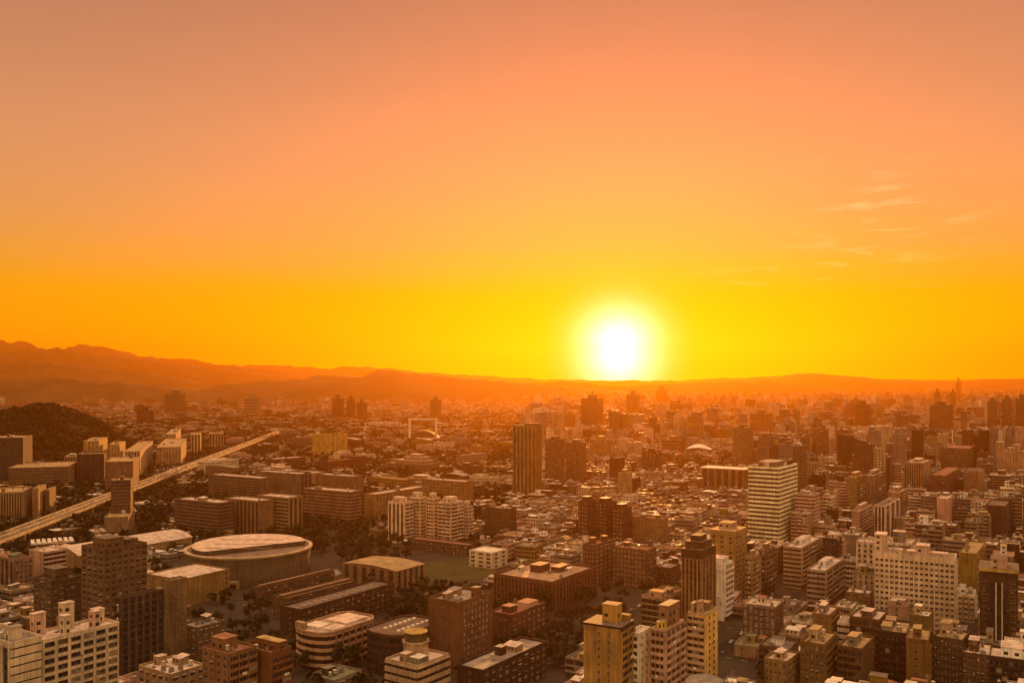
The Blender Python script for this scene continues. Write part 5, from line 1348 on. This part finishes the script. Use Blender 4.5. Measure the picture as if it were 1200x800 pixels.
for c in cand:
    if id(c) in single: continue
    _, x, y, w, d, h, seed = c
    r = random.Random(seed); m = r.choices(FW_, (2, 5, 6, 4, 2, 5, 3, 3, 5, 6, 6))[0]; t = r.choices(FR_, (2, 4, 5, 4, 3, 4, 2) if y > 1500 else (4, 6, 5, 2, 2, 3, 1))[0]; th = TH + r.uniform(-.05, .05) + .22*noise.noise(Vector((x/600, y/600, 5)))
    if y > 2500 and r.random() < .3: th = r.uniform(-.2, .9)
    obx(x, y, w, d, 0, h, m, t, th)
    if y < 3800:
        for i in range(r.randint(1, 3 if y < 2000 else 2)):
            a, b_ = r.uniform(-.3, .3)*w, r.uniform(-.3, .3)*d
            cx, cy = x + math.cos(th)*a + math.sin(th)*b_, y - math.sin(th)*a + math.cos(th)*b_
            obx(cx, cy, w*r.uniform(.15, .38), d*r.uniform(.15, .38), h, h + r.uniform(2, 4.5), m if r.random() < .6 else r.choice(FW_), r.choice(FR_), th)
    elif h > 30: obx(x, y, w*.4, d*.4, h, h+r.uniform(4, 9), m, t, th)
tag(far.build('distant_buildings'), 'endless carpet of small roofs and blocks fading into the orange haze', 'buildings', kind='stuff')

# belts of trees too far to tell apart
wd = Wood(); wr = random.Random(5)
for x, y in wood:
    if y > 5200: continue
    s = 1.0 if y < 2200 else 2.0
    for i in range(3 if y < 2200 else 2):
        wd.crown(x + wr.uniform(-7, 7)*s, y + wr.uniform(-7, 7)*s, wr.uniform(.5, 2), wr.uniform(3, 5.2)*s, wr.uniform(6, 11)*(1 if s == 1 else 1.3), wr, 20 if y < 1300 else 11)
for (x0, y0, x1, y1, n) in ((0, 586, 200, 640, 160), (190, 560, 330, 600, 160), (330, 534, 480, 556, 260), (500, 520, 600, 560, 240), (150, 500, 330, 522, 260), (340, 494, 480, 506, 300), (1115, 552, 1215, 572, 260), (820, 535, 866, 552, 120), (300, 612, 430, 640, 90), (1180, 600, 1215, 640, 40), (60, 520, 140, 536, 90)):
    for i in range(n):
        x, y = at(wr.uniform(x0, x1), wr.uniform(y0, y1))
        if blocked(x, y, 3) or near_exp(x, y, 4) or covers(x, y, 4, 10) < 8: continue
        wd.crown(x, y, wr.uniform(.5, 2), wr.uniform(3, 5.5), wr.uniform(7, 12), wr, 26)
tag(wd.build('woodland'), 'dark belts of trees filling the gaps between the farther blocks', 'woodland', kind='stuff')

# cars in the near streets and along the campus lanes
def street_cars():
    cols = [((.62, .58, .52), 'pale'), ((.05, .05, .055), 'dark'), ((.22, .21, .2), 'grey'), ((.32, .05, .03), 'red')]
    src = {}
    for o in SC.objects:
        if o.name == 'car': base = o.data
    for c, nm in cols:
        me = base.copy(); me.materials[0] = plain('car_paint', c, .3); src[nm] = me
    r = random.Random(17); n = 0; t = 0
    while n < 70 and t < 9000:
        t += 1
        i = r.randint(-14, 14); j = r.randint(0, 22); along = r.random() < .5
        if along: a, b_ = i*BW + r.uniform(0, BW-ST), j*BD - ST/2 + r.choice((-3.1, -1.4, 1.4, 3.1))
        else: a, b_ = i*BW - ST/2 + r.choice((-3.1, -1.4, 1.4, 3.1)), j*BD + r.uniform(0, BD-ST)
        x, y = E1[0]*a+E2[0]*b_, E1[1]*a+E2[1]*b_
        if not 400 < y < 640: continue
        px, py = pix(x, y, 0)
        if not 5 < px < 1195 or py > 800 or blocked(x, y, 2.4) or covers(x, y, 2, 3) < 2 or hidden(x, y, 1, 1.4): continue
        nm = r.choice(cols)[1]
        o = link('car', src[nm], None, (x, y, .005), -TH + (math.pi/2 if along else 0) + r.choice((0, math.pi)))
        tag(o, f'{nm} car in the streets between the near blocks', 'car', f'{nm} cars in the near streets'); FOOT.append((x, y, 1, 0, 2, 2)); n += 1
street_cars()

# ---------------------------------------------------------------- the evening haze
def haze():
    mt = bpy.data.materials.new('haze'); mt.use_nodes = True; nt = mt.node_tree
    for n in list(nt.nodes): nt.nodes.remove(n)
    out = nt.nodes.new('ShaderNodeOutputMaterial'); v = nt.nodes.new('ShaderNodeVolumePrincipled')
    v.inputs['Color'].default_value = (.47, .205, .008, 1); v.inputs['Density'].default_value = HAZE_DENSITY
    v.inputs['Anisotropy'].default_value = HAZE_ANISO
    nt.links.new(v.outputs[0], out.inputs['Volume'])
    m = MB(); m.box(-17500, 17500, -1500, 19500, -1.8, HAZE_TOP, mt)
    o = m.build('haze'); o['kind'] = 'stuff'; tag(o, 'thin golden evening haze thickening towards the horizon', 'haze')
HAZE_TOP = max((v.co.z for o in SC.objects if o.type == 'MESH' and o.name.startswith('hills') for v in o.data.vertices)) + 25
haze()
print('LOG', HLOG, 'trees', TREE_N, 'cand', len(cand), 'houses', len(houses), 'flats', len(flats), 'objects', len(SC.objects), 'top', HAZE_TOP, 'farfaces', len(far.f), 'wood', len(wd.f))
for o in SC.objects:
    if 'label' in o and len(o['label'].split()) > 16: print('LONG', len(o['label'].split()), o['label'])
